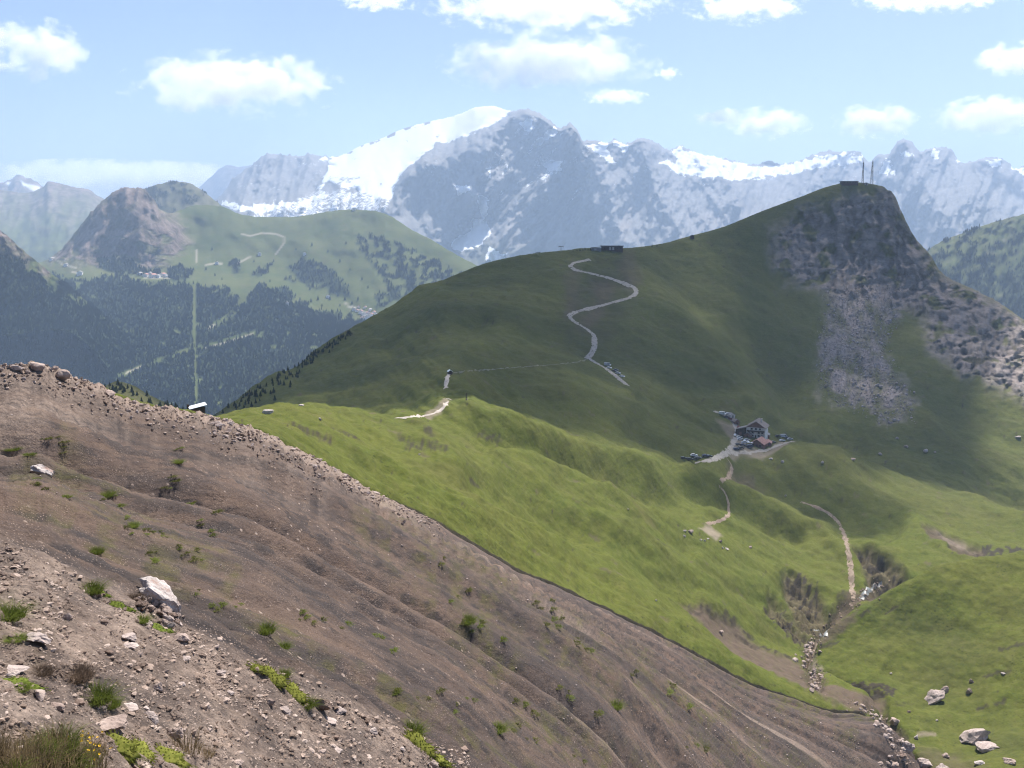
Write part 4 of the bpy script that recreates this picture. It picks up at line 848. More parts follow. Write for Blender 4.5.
MEADOW_STONES = [(690.5, 531.5, 7, 3.6, 'largest white boulder beside the bare brown patch on the meadow'), (685, 530.5, 4, 2.4, 'white stone touching the left end of the largest meadow boulder'), (684.5, 536, 3, 2.5, 'white stone just below the largest meadow boulder'),
    (701, 539.5, 3.4, 2.8, 'left white stone of the row below the bare brown patch'), (704.5, 540.3, 2.6, 2.2, 'second white stone of the row below the bare brown patch'), (708, 538.6, 3, 1.8, 'flat white stone on the lower edge of the bare brown patch'), (720.5, 541, 4.4, 3.4, 'pinkish white block at the right tip of the bare brown patch'),
    (727, 549, 4.6, 2.4, 'white slab in the grass below the tip of the bare patch'), (722.5, 548, 2.2, 2.4, 'thin upright white stone beside the slab below the bare patch'), (750.5, 546.8, 4.4, 3, 'lone white boulder in the grass right of the bare brown patch'), (721, 632, 7, 5, 'white arched boulder on the narrow brown scree tongue'),
    (925.5, 451, 5, 3.4, 'bright white boulder at the foot of the rocky hill'), (771.5, 458.5, 4, 2.8, 'white boulder below the refuge on the left of two'), (782.5, 461.8, 3.2, 2.4, 'white boulder below the refuge on the right of two'), (822.5, 462, 3.6, 3.4, 'whitish upright stone on the sunlit grass right of the refuge'),
    (853, 459, 7, 3.4, 'brown rock heap on the sunlit grass right of the refuge'), (785.5, 495.5, 2, 2, 'tiny pale stone above the brown farm track'), (880, 454, 4, 2.8, 'grey block in the shade at the foot of the talus'), (897, 438, 4, 3, 'grey block lying below the toe of the boulder field'),
    (935, 452, 3, 2, 'small grey stone beside the bright white boulder'), (906, 446, 5, 4, 'dull brown boulder under the toe of the boulder field'), (1018, 437, 6, 2.4, 'pale slab on the slope at the right edge'), (419, 454, 2, 2, 'single white speck of stone on the sunlit meadow'),
    (268, 411, 14, 6, 'pale outcrop on the skyline of the meadow behind the crest'), (301, 405, 7, 2.6, 'small pale outcrop on the meadow skyline'), (320, 419, 3, 2.4, 'pale stone in the grass behind the crest rubble'), (656, 600, 3, 2, 'small pale stone on the steep lower meadow'), (628, 509, 2.5, 1.8, 'pale speck of stone on the middle of the meadow')]
for px, py, w_, h_, lab in MEADOW_STONES:
    m = PINK if ('brown' in lab and 'boulder' in lab) or 'heap' in lab or 'pinkish' in lab else (GREYT if 'grey' in lab else WHITE)
    put_rock(px, py, w_, h_, lab, m, bvs=HB, sub=2, planes=12, sink=.2)
NEAR = [(159, 594, 42, 28, 'big white boulder with a pointed top on the near slope', WHITE, .35, 3), (176, 606, 13, 18, 'white block leaning against the right end of the big white boulder', PALE, .2, 5), (40, 467, 24, 12, 'flat white boulder alone on the upper left scree', WHITE, .42, 9), (36, 636, 25, 12, 'pale slab with a dark left side near the left edge', PALE, .15, 11),
    (112, 722, 32, 11, 'flat pinkish slab lying above the moss at lower left', PINK, .1, 13), (174, 732, 19, 15, 'pinkish angular block beside the grass at the bottom', PINK, .1, 15), (92, 746, 24, 13, 'brown slab just above the yellow flowers', BROWN, -.35, 17), (318, 703, 20, 12, 'dark brown crumbling rock at the grassy lip', BROWN, .45, 19), (12, 668, 22, 5, 'thin pale slab at the left edge', PALE, .15, 21), (12, 675, 14, 7, 'small white rock under the thin slab at the left edge', PALE, -.1, 22),
    (184, 636, 15, 12, 'pink rock at the lower end of the pile by the big boulder', PINK, .3, 23), (158, 600, 9, 9, 'reddish rock in front of the big white boulder', PINK, .1, 25), (166, 611, 10, 8, 'rounded pink stone in the pile under the big boulder', PINK, .1, 27), (150, 607, 9, 7, 'brown stone in the middle of the rock pile', PINK, .1, 29), (170, 618, 9, 7, 'pale stone low in the rock pile', PALE, .2, 31), (178, 622, 9, 6, 'pale flat stone bridging the rock pile and the lower rock', PALE, .3, 33),
    (141, 607, 8, 6, 'small pink stone on the left of the rock pile', PINK, .1, 35), (149, 624, 9, 7, 'white stone in the grass under the rock pile', PALE, .1, 37), (130, 636, 20, 6, 'long pale flat rock on the gravel below the rock pile', PALE, .12, 39), (128, 645, 14, 5, 'thin pale rock under the long flat one', PALE, .12, 41), (103, 621, 10, 8, 'dark topped stone on the gravel in the middle left', BROWN, .1, 43), (68, 616, 8, 9, 'upright pinkish stone on the gravel', PINK, .1, 45),
    (92, 628, 10, 5, 'brown stone left of the dark topped stone', BROWN, .3, 47), (78, 702, 14, 7, 'dark grey stone beside the green tuft', BROWN, 0, 49), (58, 706, 18, 9, 'dull pinkish slab left of the dark grey stone', PINK, .3, 51), (40, 692, 14, 10, 'rough pinkish stone below the mossy clump', PINK, 0, 53), (130, 706, 20, 7, 'pale flat rock above the flat pinkish slab', PALE, .1, 55), (152, 716, 14, 9, 'pale angular rock in the chain of stones', PALE, .5, 57), (146, 708, 9, 6, 'small pale rock beside the chain of stones', PALE, .2, 59),
    (186, 657, 11, 4, 'flat white stone on the open gravel', PALE, .15, 61), (220, 672, 12, 6, 'white stone on the gravel right of the flat one', PALE, .1, 63), (182, 684, 7, 5, 'small white cube of stone on the gravel', PALE, .1, 65), (230, 692, 9, 4, 'pale stone tilted downhill on the gravel', PALE, .4, 67), (158, 687, 12, 9, 'cluster stone standing up in the gravel', PINK, .8, 69), (284, 709, 16, 7, 'pale stone row end near the grassy lip', PALE, .3, 71), (270, 702, 9, 8, 'pinkish cube near the grassy lip', PINK, .2, 73),
    (340, 709, 16, 5, 'long pale stone below the dark crumbling rock', PALE, .3, 75), (330, 721, 18, 5, 'flat pale stone tilted on the lower gravel', PALE, .4, 77), (321, 752, 10, 6, 'brown cube of rock on the lower gravel', PINK, .3, 79), (337, 749, 14, 4, 'pale sliver of rock on the lower gravel', PALE, .1, 81), (402, 748, 6, 4, 'small pale stone beside the bright moss', PALE, .1, 83), (433, 763, 12, 9, 'pinkish block at the bottom edge under the moss', PINK, .2, 85), (465, 749, 11, 6, 'dark pink stone on the lower slope right of the moss', BROWN, .3, 87), (336, 737, 8, 5, 'dark stone with a pale rim on the lower gravel', BROWN, .1, 89),
    (372, 730, 10, 5, 'pale stone on the gravel left of the bright tuft', PALE, .2, 91), (238, 762, 12, 7, 'pale pink stone at the bottom edge right of the grass', PINK, .1, 93), (8, 690, 10, 6, 'reddish stone at the left edge above the dry grass', BROWN, 0, 95), (110, 652, 9, 4, 'flat brown stone on bare gravel', BROWN, .2, 97)]
PILE = [(140, 600), (182, 626)]
for px, py, w_, h_, lab, m, tl, sd in NEAR:
    put_rock(px, py + (2.5 if px == 40 else 0), w_ * 1.1, h_, lab, m, 'rock' if w_ < 24 else 'boulder', 'rock' if w_ < 24 else 'boulder', sd * 3 + 1, SB, tilt=tl, sub=4 if w_ > 18 else 3, planes=16, noise=.14, depth=.9, sink=.18 if px == 40 else .26)

HEAP = [rock_mesh(1400 + k, [PINK, BROWN, PINK, PALE][k % 4], asp=(1, .85, .7), sub=3, planes=13, noise=.1) for k in range(8)]
ROCKS = [rock_mesh(900 + k, [PINK, PALE, PINK, BROWN, PINK, PALE][k % 6], asp=(1, RNG.uniform(.6, .95), RNG.uniform(.4, .75)), sub=2, planes=11) for k in range(18)]
def scatter_rocks(n, pick, name, label, cat, group, meshes=ROCKS, bvs=SB, sink=.2):
    k = 0; tries = 0
    while k < n and tries < n * 8:
        tries += 1
        px, py, w_ = pick()
        r = hit(px, py, bvs)
        if r is None: continue
        s = r[0].y / FPX * w_ * .5
        o = link(name, random.choice(meshes)); o.location = r[0] + Vector((0, 0, s * sink)); o.scale = (s, s, s)
        o.rotation_euler = (random.uniform(-.4, .4), random.uniform(-.4, .4), random.uniform(0, 6.3)); tag(o, label, cat, group); k += 1
def pick_pile():
    t = random.random(); return 140 + 42 * t + random.gauss(0, 5), 599 + 25 * t + random.gauss(0, 5), random.uniform(6, 13)
scatter_rocks(34, pick_pile, 'heaped_rock', 'pinkish rock heaped against the front of the big white boulder', 'rock', 'rocks heaped against the big white boulder', HEAP, SB, .35)
edge_f = lambda x: float(np.interp(x, [e[0] for e in EDGE], [e[1] for e in EDGE]))
def pick_crest():
    x = random.choice([random.uniform(0, 120), random.uniform(120, 260), random.uniform(210, 425), random.uniform(210, 425)]); t = random.random() ** 1.6
    return x, edge_f(x) + 1.5 + t * (20 if x < 330 else 12), random.uniform(2.2, 5.5) * (1.5 if random.random() < .14 else 1)
scatter_rocks(290, pick_crest, 'crest_rock', 'pale angular rock in the rubble along the scree crest', 'rock', 'rocks heaped along the scree crest', sink=.35)
for px, py, w_, h_, lab in [(38, 366, 22, 9, 'tall pinkish outcrop at the highest point of the scree crest'), (60, 374, 13, 12, 'brown leaning rock right of the highest outcrop on the crest'), (110, 393, 14, 6, 'rounded pink rock on the crest before the hollow'), (218, 412, 17, 6, 'flat pale rock on the crest beside the hut roof'), (218, 424, 12, 6, 'grey block in the rubble below the hut'), (18, 368, 14, 6, 'pale flat rock on the crest near the left edge')]:
    put_rock(px, py, w_, h_, lab, PINK if 'pink' in lab or 'brown' in lab else PALE, 'rock', 'rock', bvs=SB, sub=3, planes=13, noise=.1, sink=.2)
def pick_slope():
    while True:
        x = random.uniform(0, 860); e = edge_f(x); y = random.uniform(e + 14, 768)
        if y > 540 + .5 * x: continue
        return x, y, random.uniform(1.2, 2.6) * (1.4 if random.random() < .12 else 1)
scatter_rocks(240, pick_slope, 'scree_stone', 'small pale stone lying loose on the brown scree slope', 'stone', 'loose stones on the scree slope', [m for m in ROCKS if m.materials[0] is PALE] * 2 + ROCKS[:1])
def pick_stream():
    a = random.random(); q = [(812, 640), (811, 650), (800, 657), (806, 664), (814, 672), (818, 682), (816, 690)]
    k = random.randrange(len(q) - 1); x = q[k][0] + (q[k+1][0] - q[k][0]) * a + random.gauss(0, 4); y = q[k][1] + (q[k+1][1] - q[k][1]) * a + random.gauss(0, 2.5)
    return x, y, random.uniform(1.8, 6.5)
WROCK = [rock_mesh(960 + k, PINK if k % 2 else PALE, asp=(1, .8, .6), sub=2, planes=11) for k in range(6)]
scatter_rocks(70, pick_stream, 'stream_stone', 'pale stone in the bouldery stream bed between scree and knoll', 'stone', 'stones in the stream bed', WROCK, (BV_H, BV_K, BV_S), .3)
def pick_stream2():
    q = [(858, 705), (872, 714), (884, 724), (893, 738), (900, 752), (895, 764), (885, 768)]; k = random.randrange(len(q) - 1); a = random.random()
    return q[k][0] + (q[k+1][0] - q[k][0]) * a + random.gauss(0, 4), q[k][1] + (q[k+1][1] - q[k][1]) * a + random.gauss(0, 3), random.uniform(2.2, 7.5)
scatter_rocks(60, pick_stream2, 'gully_stone', 'pale stone in the gully at the foot of the grey scree', 'stone', 'stones in the lower gully', WROCK + ROCKS[:2], (BV_H, BV_K, BV_S), .3)

# ---- gravel nobody could count: one object
def stones_object(name, pts, sizes, mat, seeds=24, props=None, flat=(.45, .8), sub=1):
    r = np.random.default_rng(77); VV = []; FF = []; off = 0
    protos = [rock_verts(3000 + k, sub=sub, asp=(1, r.uniform(.6, 1), r.uniform(*flat)), planes=9, sharp=14, noise=.08) for k in range(seeds)]
    for p, s in zip(pts, sizes):
        V, Fc = protos[r.integers(seeds)]; a = r.uniform(0, 6.28); c_, s_ = math.cos(a), math.sin(a)
        W_ = V * s; W_ = np.stack([W_[:, 0] * c_ - W_[:, 1] * s_, W_[:, 0] * s_ + W_[:, 1] * c_, W_[:, 2]], -1)
        tl = r.uniform(-.5, .5); ct, st = math.cos(tl), math.sin(tl); W_ = np.stack([W_[:, 0] * ct - W_[:, 2] * st, W_[:, 1], W_[:, 0] * st + W_[:, 2] * ct], -1)
        VV.append(W_ + np.array(p)); FF.append(Fc + off); off += len(V)
    o = link(name, mesh_np(name, np.concatenate(VV), np.concatenate(FF), False), mat)
    o['kind'] = 'stuff'
    for k, v in (props or {}).items(): o[k] = v
    return o
def gravel_mat(name, stops, scale):
    g = NT(name); p = g.pos(); v = g.n('TexVoronoi', {'feature': 'F1'}, Vector=p, Scale=scale); sep = g.n('SeparateColor', Color=v.outputs['Color'])
    c = g.ramp(sep.outputs[0], stops); c = g.mix(g.ramp(g.noise(p, scale * 3, 5, .7), [(.35, .45), (.65, 0.)]), c, (.08, .06, .05))
    return g.done(c, .9, g.bump(g.noise(p, scale * 6, 5, .7), .6, .02), .12)
GRAV = gravel_mat('loose_gravel', [(.0, (.15, .105, .082)), (.3, (.26, .19, .15)), (.7, (.42, .315, .255)), (1., (.58, .46, .39))], 6.)
pts, sz = [], []
n = 0
while n < 13500:
    x = random.uniform(-30, 470); y = random.uniform(540, 790)
    lipy = 545 + .46 * x
    if y < lipy - 12 + 18 * random.random(): continue
    dens = .30 + .9 * max(0, float(fbm(np.array(x / 34.), np.array(y / 22.), 3, 501)) + .35)
    if random.random() > dens: n += .02; continue
    r = hit(x, y, SB)
    if r is None: continue
    w_ = min(9., 1.2 * random.paretovariate(1.8) + .3); s = r[0].y / FPX * w_ * .5
    pts.append(tuple(r[0] + Vector((0, 0, s * .12)))); sz.append(s); n += 1
stones_object('gravel', pts, sz, GRAV, flat=(.25, .6))
pts, sz = [], []
for _ in range(2600):
    x = random.uniform(-20, 440); t = random.random() ** 1.5; y = edge_f(x) + .5 + t * (30 if x < 330 else 14) * (.5 + .8 * max(0, float(fbm(np.array(x / 18.), np.array(0.), 2, 71)) + .5))
    r = hit(x, y, SB)
    if r is None: continue
    w_ = min(4.5, .8 * random.paretovariate(1.7)); s = r[0].y / FPX * w_ * .5; pts.append(tuple(r[0] + Vector((0, 0, s * .2)))); sz.append(s)
for _ in range(2600):
    x, y, w_ = pick_slope(); r = hit(x, y, SB)
    if r is None: continue
    s = r[0].y / FPX * random.uniform(.5, 1.3) * .5; pts.append(tuple(r[0] + Vector((0, 0, s * .2)))); sz.append(s)
stones_object('rubble', pts, sz, GRAV)
pts, sz = [], []
CH = [(884, 583), (868, 592), (850, 606), (822, 633), (812, 648), (806, 662), (815, 676), (818, 692)]; CH2 = [(850, 702), (872, 714), (886, 726), (896, 742), (902, 756), (915, 772)]
for _ in range(700):
    q = CH if random.random() < .6 else CH2; k = random.randrange(len(q) - 1); a = random.random()
    r = hit(q[k][0] + (q[k+1][0] - q[k][0]) * a + random.gauss(0, 4.5), q[k][1] + (q[k+1][1] - q[k][1]) * a + random.gauss(0, 3))
    if r: s_ = r[0].y / FPX * min(3.2, .7 * random.paretovariate(1.6)) * .5; pts.append(tuple(r[0] + Vector((0, 0, s_ * .2)))); sz.append(s_)
stones_object('stream_gravel', pts, sz, GRAV)
# talus apron under the rocky head: the biggest blocks as things, the rest one field
TAL = [(832, 292), (870, 284), (905, 292), (898, 312), (885, 330), (882, 352), (893, 374), (912, 405), (908, 420), (888, 424), (868, 408), (842, 402), (822, 385), (819, 350), (828, 318)]
ta = np.array(TAL)
def pick_talus(lo, hi):
    def f():
        while True:
            x = random.uniform(816, 916); y = random.uniform(285, 424)
            if sdist(np.array([x]), np.array([y]), TAL)[0] < random.choice([1, 1, 4, 9]): return x, y, random.uniform(lo, hi) * (1.5 if random.random() < .1 else 1)
    return f
TROCK = [rock_mesh(1200 + k, GREYT, asp=(1, .8, .7), sub=2, planes=9) for k in range(6)]
scatter_rocks(200, pick_talus(1.6, 3.3), 'talus_block', 'grey block in the boulder field below the rocky head', 'boulder', 'blocks of the boulder field', TROCK, HB, .4)
pts, sz = [], []; pk = pick_talus(.6, 1.5)
for _ in range(3600):
    x, y, w_ = pk(); r = hit(x, y, HB)
    if r: s = r[0].y / FPX * w_ * .5; pts.append(tuple(r[0] + Vector((0, 0, s * .4)))); sz.append(s)
stones_object('talus_rubble', pts, sz, gravel_mat('talus', [(0., (.18, .155, .145)), (.4, (.28, .24, .225)), (1., (.44, .38, .355))], .35), flat=(.6, .9))

# ------------------------------------------------------------------ plants
def blades(n, rad, h, lean, width, seed, droop=.35, upbias=.3):
    r = np.random.default_rng(seed); VV = []; FF = []; off = 0
    for _ in range(n):
        a = r.uniform(0, 6.28); q = rad * math.sqrt(r.random()); bx, by = q * math.cos(a), q * math.sin(a)
        aa = a + r.normal(0, .7); hh = h * r.uniform(.5, 1.1); ln = lean * r.uniform(.2, 1.2) * (upbias + q / rad); w_ = width * r.uniform(.6, 1.2)
        dx, dy = math.cos(aa), math.sin(aa); sx, sy = -dy, dx; tw = r.uniform(-.8, .8); sx, sy = sx * math.cos(tw) - sy * math.sin(tw), sx * math.sin(tw) + sy * math.cos(tw)
        prev = None
        for k, f in enumerate((0, .45, .8, 1.)):
            o_ = ln * hh * f ** 1.7; z = hh * f - droop * ln * hh * f ** 3; ww = w_ * (1 - f * .92)
            c = np.array([bx + dx * o_, by + dy * o_, z - .02])
            VV += [c + np.array([sx, sy, 0]) * ww, c - np.array([sx, sy, 0]) * ww]
            if prev is not None: FF.append([prev, prev + 1, off + 1, off])
            prev = off; off += 2
    return np.array(VV), np.array(FF)
GREEN = mat_leaf('fresh_grass', (.085, .115, .022), (.19, .225, .05), 9.)
LUSH = mat_leaf('bright_moss', (.13, .15, .028), (.29, .29, .07), 7.)
DRYG = mat_leaf('dry_grass', (.11, .082, .045), (.27, .20, .115), 9.)
HEATH = mat_leaf('brown_heath', (.07, .05, .038), (.16, .115, .085), 9.)
def tuft_mesh(mat, n, rad, h, lean, width, seed, **k):
    V, Fc = blades(n, rad, h, lean, width, seed, **k); me = mesh_np('grass_tuft', V, Fc, True); me.materials.append(mat); return me
TUFT = [tuft_mesh(GREEN, 620, .46, .62, 1.1, .013, 41 + k) for k in range(3)]
HEAT = [tuft_mesh(HEATH, 700, .5, .55, 1.1, .012, 51 + k) for k in range(2)]
DRYT = [tuft_mesh(DRYG, 170, .5, 1.0, .7, .014, 61 + k) for k in range(3)]
def cushion_mesh(mat, seed, h=.35):
    r = np.random.default_rng(seed); V, Fc = ico(3); V = V[:, :] * np.array([.5, .34, h * .34]) * (1 + .45 * fbm(V[:, 0] * 1.6 + seed, V[:, 1] * 1.6 + V[:, 2] * 1.2, 4, seed))[:, None]
    VV = [V]; FF = [np.concatenate([Fc, Fc[:, 2:]], 1)]; off = len(V)
    P_, Q_ = [], []
    for i in r.integers(0, len(V), 5200):
        if V[i, 2] < -.02: continue
        c = V[i] * r.uniform(.96, 1.28); d = r.normal(size=3); d /= np.linalg.norm(d); e = np.cross(d, r.normal(size=3)); e /= np.linalg.norm(e); s = r.uniform(.009, .022)
        P_ += [c - d * s, c + e * s * .6, c + d * s, c - e * s * .6]; Q_.append([off, off + 1, off + 2, off + 3]); off += 4
    me = mesh_np('moss', np.concatenate([VV[0], np.array(P_)]), np.concatenate([FF[0][:, [0, 1, 2, 2]] * 0 + np.stack([Fc[:, 0], Fc[:, 1], Fc[:, 2], Fc[:, 2]], 1)[:0].reshape(0, 4) if False else np.array(Q_)]), True)
    # dome underneath as triangles, joined into the same mesh
    bm = bmesh.new(); bm.from_mesh(me); vs = [bm.verts.new(v) for v in V]
    for f in Fc: bm.faces.new([vs[k] for k in f]).smooth = True
    bm.to_mesh(me); bm.free(); me.materials.append(mat); return me
CUSH = [cushion_mesh(LUSH, 71, .4), cushion_mesh(GREEN, 72, .5), cushion_mesh(LUSH, 73, .3)]
def put_plant(me, px, py, wpx, hscale, name, label, cat, group=None, bvs=SB, rz=None, tilt=0.):
    r = hit(px, py, bvs)
    if r is None: return
    s = r[0].y / FPX * wpx; o = link(name, me); o.location = r[0] - Vector((0, 0, .02 * s)); o.scale = (s, s, s * hscale)
    o.rotation_euler = (0, tilt, random.uniform(0, 6.28) if rz is None else rz); tag(o, label, cat, group); return o
for me, px, py, wp, hs, lab in [
    (TUFT[0], 91, 592, 24, .9, 'rounded green grass bush above the big white boulder'), (HEAT[0], 76, 678, 34, .95, 'dark brown heath clump in the lower left'), (TUFT[1], 97, 700, 34, .9, 'green grass tuft below the dark heath clump'), (TUFT[2], 112, 706, 18, .8, 'lower green tuft joined to the one below the heath'),
    (HEAT[1], 40, 674, 26, .6, 'mossy brown clump left of the dark heath'), (TUFT[1], 283, 676, 15, .9, 'green tuft at the top of the mossy lip'), (TUFT[2], 306, 706, 20, .7, 'dark green tuft hanging beside the dark crumbling rock'), (TUFT[0], 411, 734, 26, .8, 'olive tuft standing above the bright moss'),
    (TUFT[0], 141, 622, 16, .8, 'green tuft under the rock pile'), (HEAT[0], 134, 600, 22, .5, 'brown heath on the left of the rock pile'), (DRYT[0], 186, 752, 32, .8, 'thin pale grass clump at the bottom beside the pink block'), (DRYT[1], 205, 756, 18, .8, 'sparse grass stalks right of the thin pale clump'), (TUFT[1], 8, 618, 34, .8, 'green bush cut by the left edge'), (TUFT[2], 16, 640, 18, .6, 'low green plant under the bush at the left edge'),
    (TUFT[0], 20, 690, 20, .5, 'low green plant beside the thin slab at the left edge'), (TUFT[1], 96, 553, 15, .9, 'small rounded bush on the brown slope above the green one'), (TUFT[2], 265, 632, 20, .9, 'dark green clump on the slope left of the lip'), (TUFT[0], 283, 648, 15, .6, 'yellowish clump just below the dark green one'), (TUFT[1], 498, 730, 18, .6, 'dark green clump low on the slope right of the moss'), (TUFT[0], 615, 708, 15, 1., 'green tuft on the grey rib near the middle of the slope'),
    (TUFT[2], 466, 622, 20, .7, 'grassy clump on the upper slope under the turf edge'), (TUFT[1], 132, 527, 14, .7, 'green clump halfway up the left slope'), (TUFT[2], 105, 496, 16, .7, 'bright clump high on the left slope'), (TUFT[0], 178, 463, 11, .7, 'green clump at the end of the dark crack'), (TUFT[1], 12, 450, 14, .5, 'yellow green clump high at the left edge')]:
    put_plant(me, px, py, wp, hs, 'grass_tuft', lab, 'plant')
for me, px, py, wp, hs, lab in [
    (CUSH[0], 270, 676, 34, .8, 'bright yellow green moss strip along the lip'), (CUSH[0], 292, 692, 30, .8, 'lower end of the bright moss strip on the lip'), (CUSH[0], 418, 745, 36, 1., 'bright moss mound under the olive tuft'), (CUSH[2], 436, 759, 26, 1., 'moss running down from the bright mound to the bottom edge'), (CUSH[2], 118, 746, 36, .8, 'yellow moss mat below the flat pinkish slab'), (CUSH[0], 140, 751, 30, .8, 'yellow moss mat between the brown slab and the pink block'),
    (CUSH[2], 168, 757, 34, .7, 'moss mat under the pink block'), (CUSH[1], 120, 607, 24, .7, 'green mossy cushion left of the rock pile'), (CUSH[1], 102, 594, 14, .8, 'green cushion under the rounded bush'), (CUSH[1], 158, 628, 24, .6, 'green cushion at the foot of the rock pile'), (CUSH[1], 24, 684, 30, .5, 'flat green cushion near the left edge'), (CUSH[2], 256, 668, 20, .7, 'small moss pad at the upper end of the lip')]:
    put_plant(me, px, py, wp * 1.2, hs, 'moss_cushion', lab, 'moss', tilt=.45, rz=random.uniform(-.3, .3))
for k in range(22):
    put_plant(random.choice(DRYT + DRYT + [TUFT[0]]), random.uniform(-6, 92), random.uniform(748, 790), random.uniform(26, 42), random.uniform(.8, 1.2), 'dry_grass', 'dry brown grass clump in the bottom left corner', 'grass', 'dry grass in the bottom left corner')
OLIVE = mat_leaf('olive_plants', (.060, .066, .022), (.145, .150, .045), 5.)
CLUMP = [tuft_mesh(OLIVE if k else GREEN, 150, .5, .34, 1.5, .040, 81 + k) for k in range(3)]
seeds = [(30, 455), (105, 500), (112, 497), (118, 502), (150, 530), (160, 533), (165, 537), (125, 520), (128, 530), (145, 532), (152, 553), (153, 560), (180, 548), (188, 552), (195, 558), (186, 545), (200, 590), (215, 608), (220, 605), (235, 607), (295, 612), (300, 618), (320, 620), (345, 627), (178, 450), (170, 480), (165, 487), (60, 440), (65, 447), (50, 437), (35, 480), (40, 487), (65, 497), (190, 505), (200, 520), (210, 530), (212, 510), (380, 640), (395, 650), (390, 690), (400, 690), (420, 700), (445, 690), (455, 710), (470, 700), (540, 600), (555, 620), (550, 626), (580, 640), (590, 648), (632, 675), (670, 688), (690, 705), (520, 700), (530, 716), (600, 712), (560, 690), (566, 700), (700, 750), (690, 745), (515, 725), (530, 735), (580, 760), (545, 610), (470, 590), (500, 640), (440, 560), (455, 600), (480, 622), (462, 618), (475, 630)]
for x, y in seeds:
    for q in range(2):
        put_plant(random.choice(CLUMP), x + random.gauss(0, 4), y + random.gauss(0, 2.5), random.uniform(5, 12), random.uniform(.25, .55), 'slope_plant', 'small green clump growing on the brown scree slope', 'plant', 'green clumps on the scree slope')
# yellow flowers
YEL = plain('yellow_petals', (.80, .50, .02), .6, .12, 30.)
fl = hit(84, 764, SB)[0]
ft = thing('yellow_flowers', 'clump of small yellow flowers at the bottom edge beside the dry grass', 'flowers', fl)
V, Fc = blades(120, .16, .20, .5, .004, 99); link('stems', mesh_np('stems', V, Fc), GREEN, ft)
bm = bmesh.new(); rr = random.Random(3)
for k in range(46):
    a = rr.uniform(0, 6.28); q = .20 * math.sqrt(rr.random()); c = Vector((q * math.cos(a) * 1.4, q * math.sin(a), rr.uniform(.12, .24)))
    nrm = Vector((rr.gauss(0, .4), rr.gauss(-.3, .4), 1)).normalized(); u = nrm.orthogonal().normalized(); v_ = nrm.cross(u); R_ = rr.uniform(.012, .02)
    cv = bm.verts.new(c - nrm * .003); ring = []
    for j in range(10):
        rj = R_ * (1 if j % 2 == 0 else .62); ring.append(bm.verts.new(c + (u * math.cos(j * .628) + v_ * math.sin(j * .628)) * rj + nrm * .004))
    for j in range(10): bm.faces.new([cv, ring[j], ring[(j + 1) % 10]])
me = bpy.data.meshes.new('blossoms'); bm.to_mesh(me); bm.free(); link('blossom', me, YEL, ft)
# ------------------------------------------------------------------ roads, tracks, stream
def strip(name, pts, width, mat, bvs, lift=.14, structure=True, rough=.3):
    P = []
    pts = np.array(pts, float); seg = np.hypot(*np.diff(pts, axis=0).T); s = np.concatenate([[0], np.cumsum(seg)])
    q = np.arange(0, s[-1], 1.); xs = pchip(s, pts[:, 0], q); ys = pchip(s, pts[:, 1], q)
    for x, y in zip(xs, ys):
        r = hit(x, y, bvs)
        if r: P.append(r[0][:])
    P = np.array(P)
    for _ in range(3): P[1:-1] = (P[:-2] + 2 * P[1:-1] + P[2:]) / 4
    # even steps along the ground
    sg = np.hypot(*np.diff(P[:, :2], axis=0).T); s = np.concatenate([[0], np.cumsum(sg)]); step = max(width * .4, 1.2)
    q = np.arange(0, s[-1], step); P = np.stack([np.interp(q, s, P[:, k]) for k in range(3)], -1)
    T = np.gradient(P[:, :2], axis=0); T /= np.linalg.norm(T, axis=1)[:, None] + 1e-9; Nn = np.stack([-T[:, 1], T[:, 0]], -1)
    V = []; n = len(P); K = 5
    wv = width * (1 + rough * 2 * fbm(q / (width * 3), q * 0, 3, 5))
    for i in range(n):
        for k in range(K):
            o = (k / (K - 1) - .5) * wv[i]; x, y = P[i, 0] + Nn[i, 0] * o, P[i, 1] + Nn[i, 1] * o
            d = drop(x, y, bvs); z = d.z if d is not None else P[i, 2]
            V.append((x, y, z + lift - (.0 if 0 < k < K - 1 else lift * .9)))
    o = link(name, mesh_np(name, np.array(V), grid_faces(n, K)), mat); o['kind'] = 'structure'; return o
def road_mat(name, a, b, sc_=.3):
    g = NT(name); p = g.pos(); c = g.mix(g.ramp(g.noise(p, sc_, 6, .7), [(.35, 0.), (.65, 1.)]), a, b); return g.done(c, .95, g.bump(g.noise(p, 2., 5), .4, .1), .05)
ROADM = road_mat('gravel_road', (.26, .235, .205), (.42, .38, .335)); FAINT = road_mat('faint_path', (.13, .125, .08), (.24, .22, .17)); TRACKM = road_mat('earth_track', (.17, .125, .095), (.34, .265, .205)); PALEM = road_mat('pale_path', (.34, .29, .25), (.58, .51, .44))
strip('gravel_road', [(590, 259.5), (580, 261.5), (573, 263.5), (570, 266), (575, 269.6), (589, 273), (603, 276.5), (618, 281), (629, 285.5), (635.5, 289), (636.5, 292), (631, 297), (618, 301), (605.6, 304.5), (588, 309), (574, 312.6), (569, 316), (572, 319.5), (580, 325), (590, 331.5), (594.5, 337), (594.5, 346), (591, 354), (586, 360)], 6., ROADM, HB, .14, True, .08)
strip('road', [(588, 357), (592, 360.5), (600, 365), (608, 370), (616, 376), (622, 381), (628, 386)], 5., ROADM, HB, .14, True, .1)
strip('path', [(588, 359), (580, 361.5), (570, 363), (555, 364.5), (535, 366), (515, 367.5), (490, 369.5), (468, 371), (452, 373)], 1.2, FAINT, HB)
strip('footpath', [(449, 374), (447.3, 377), (446.4, 383), (445.5, 389)], 2.8, PALEM, HB)
strip('footpath', [(445, 397.5), (448, 399), (450, 400)], 3., PALEM, HB)
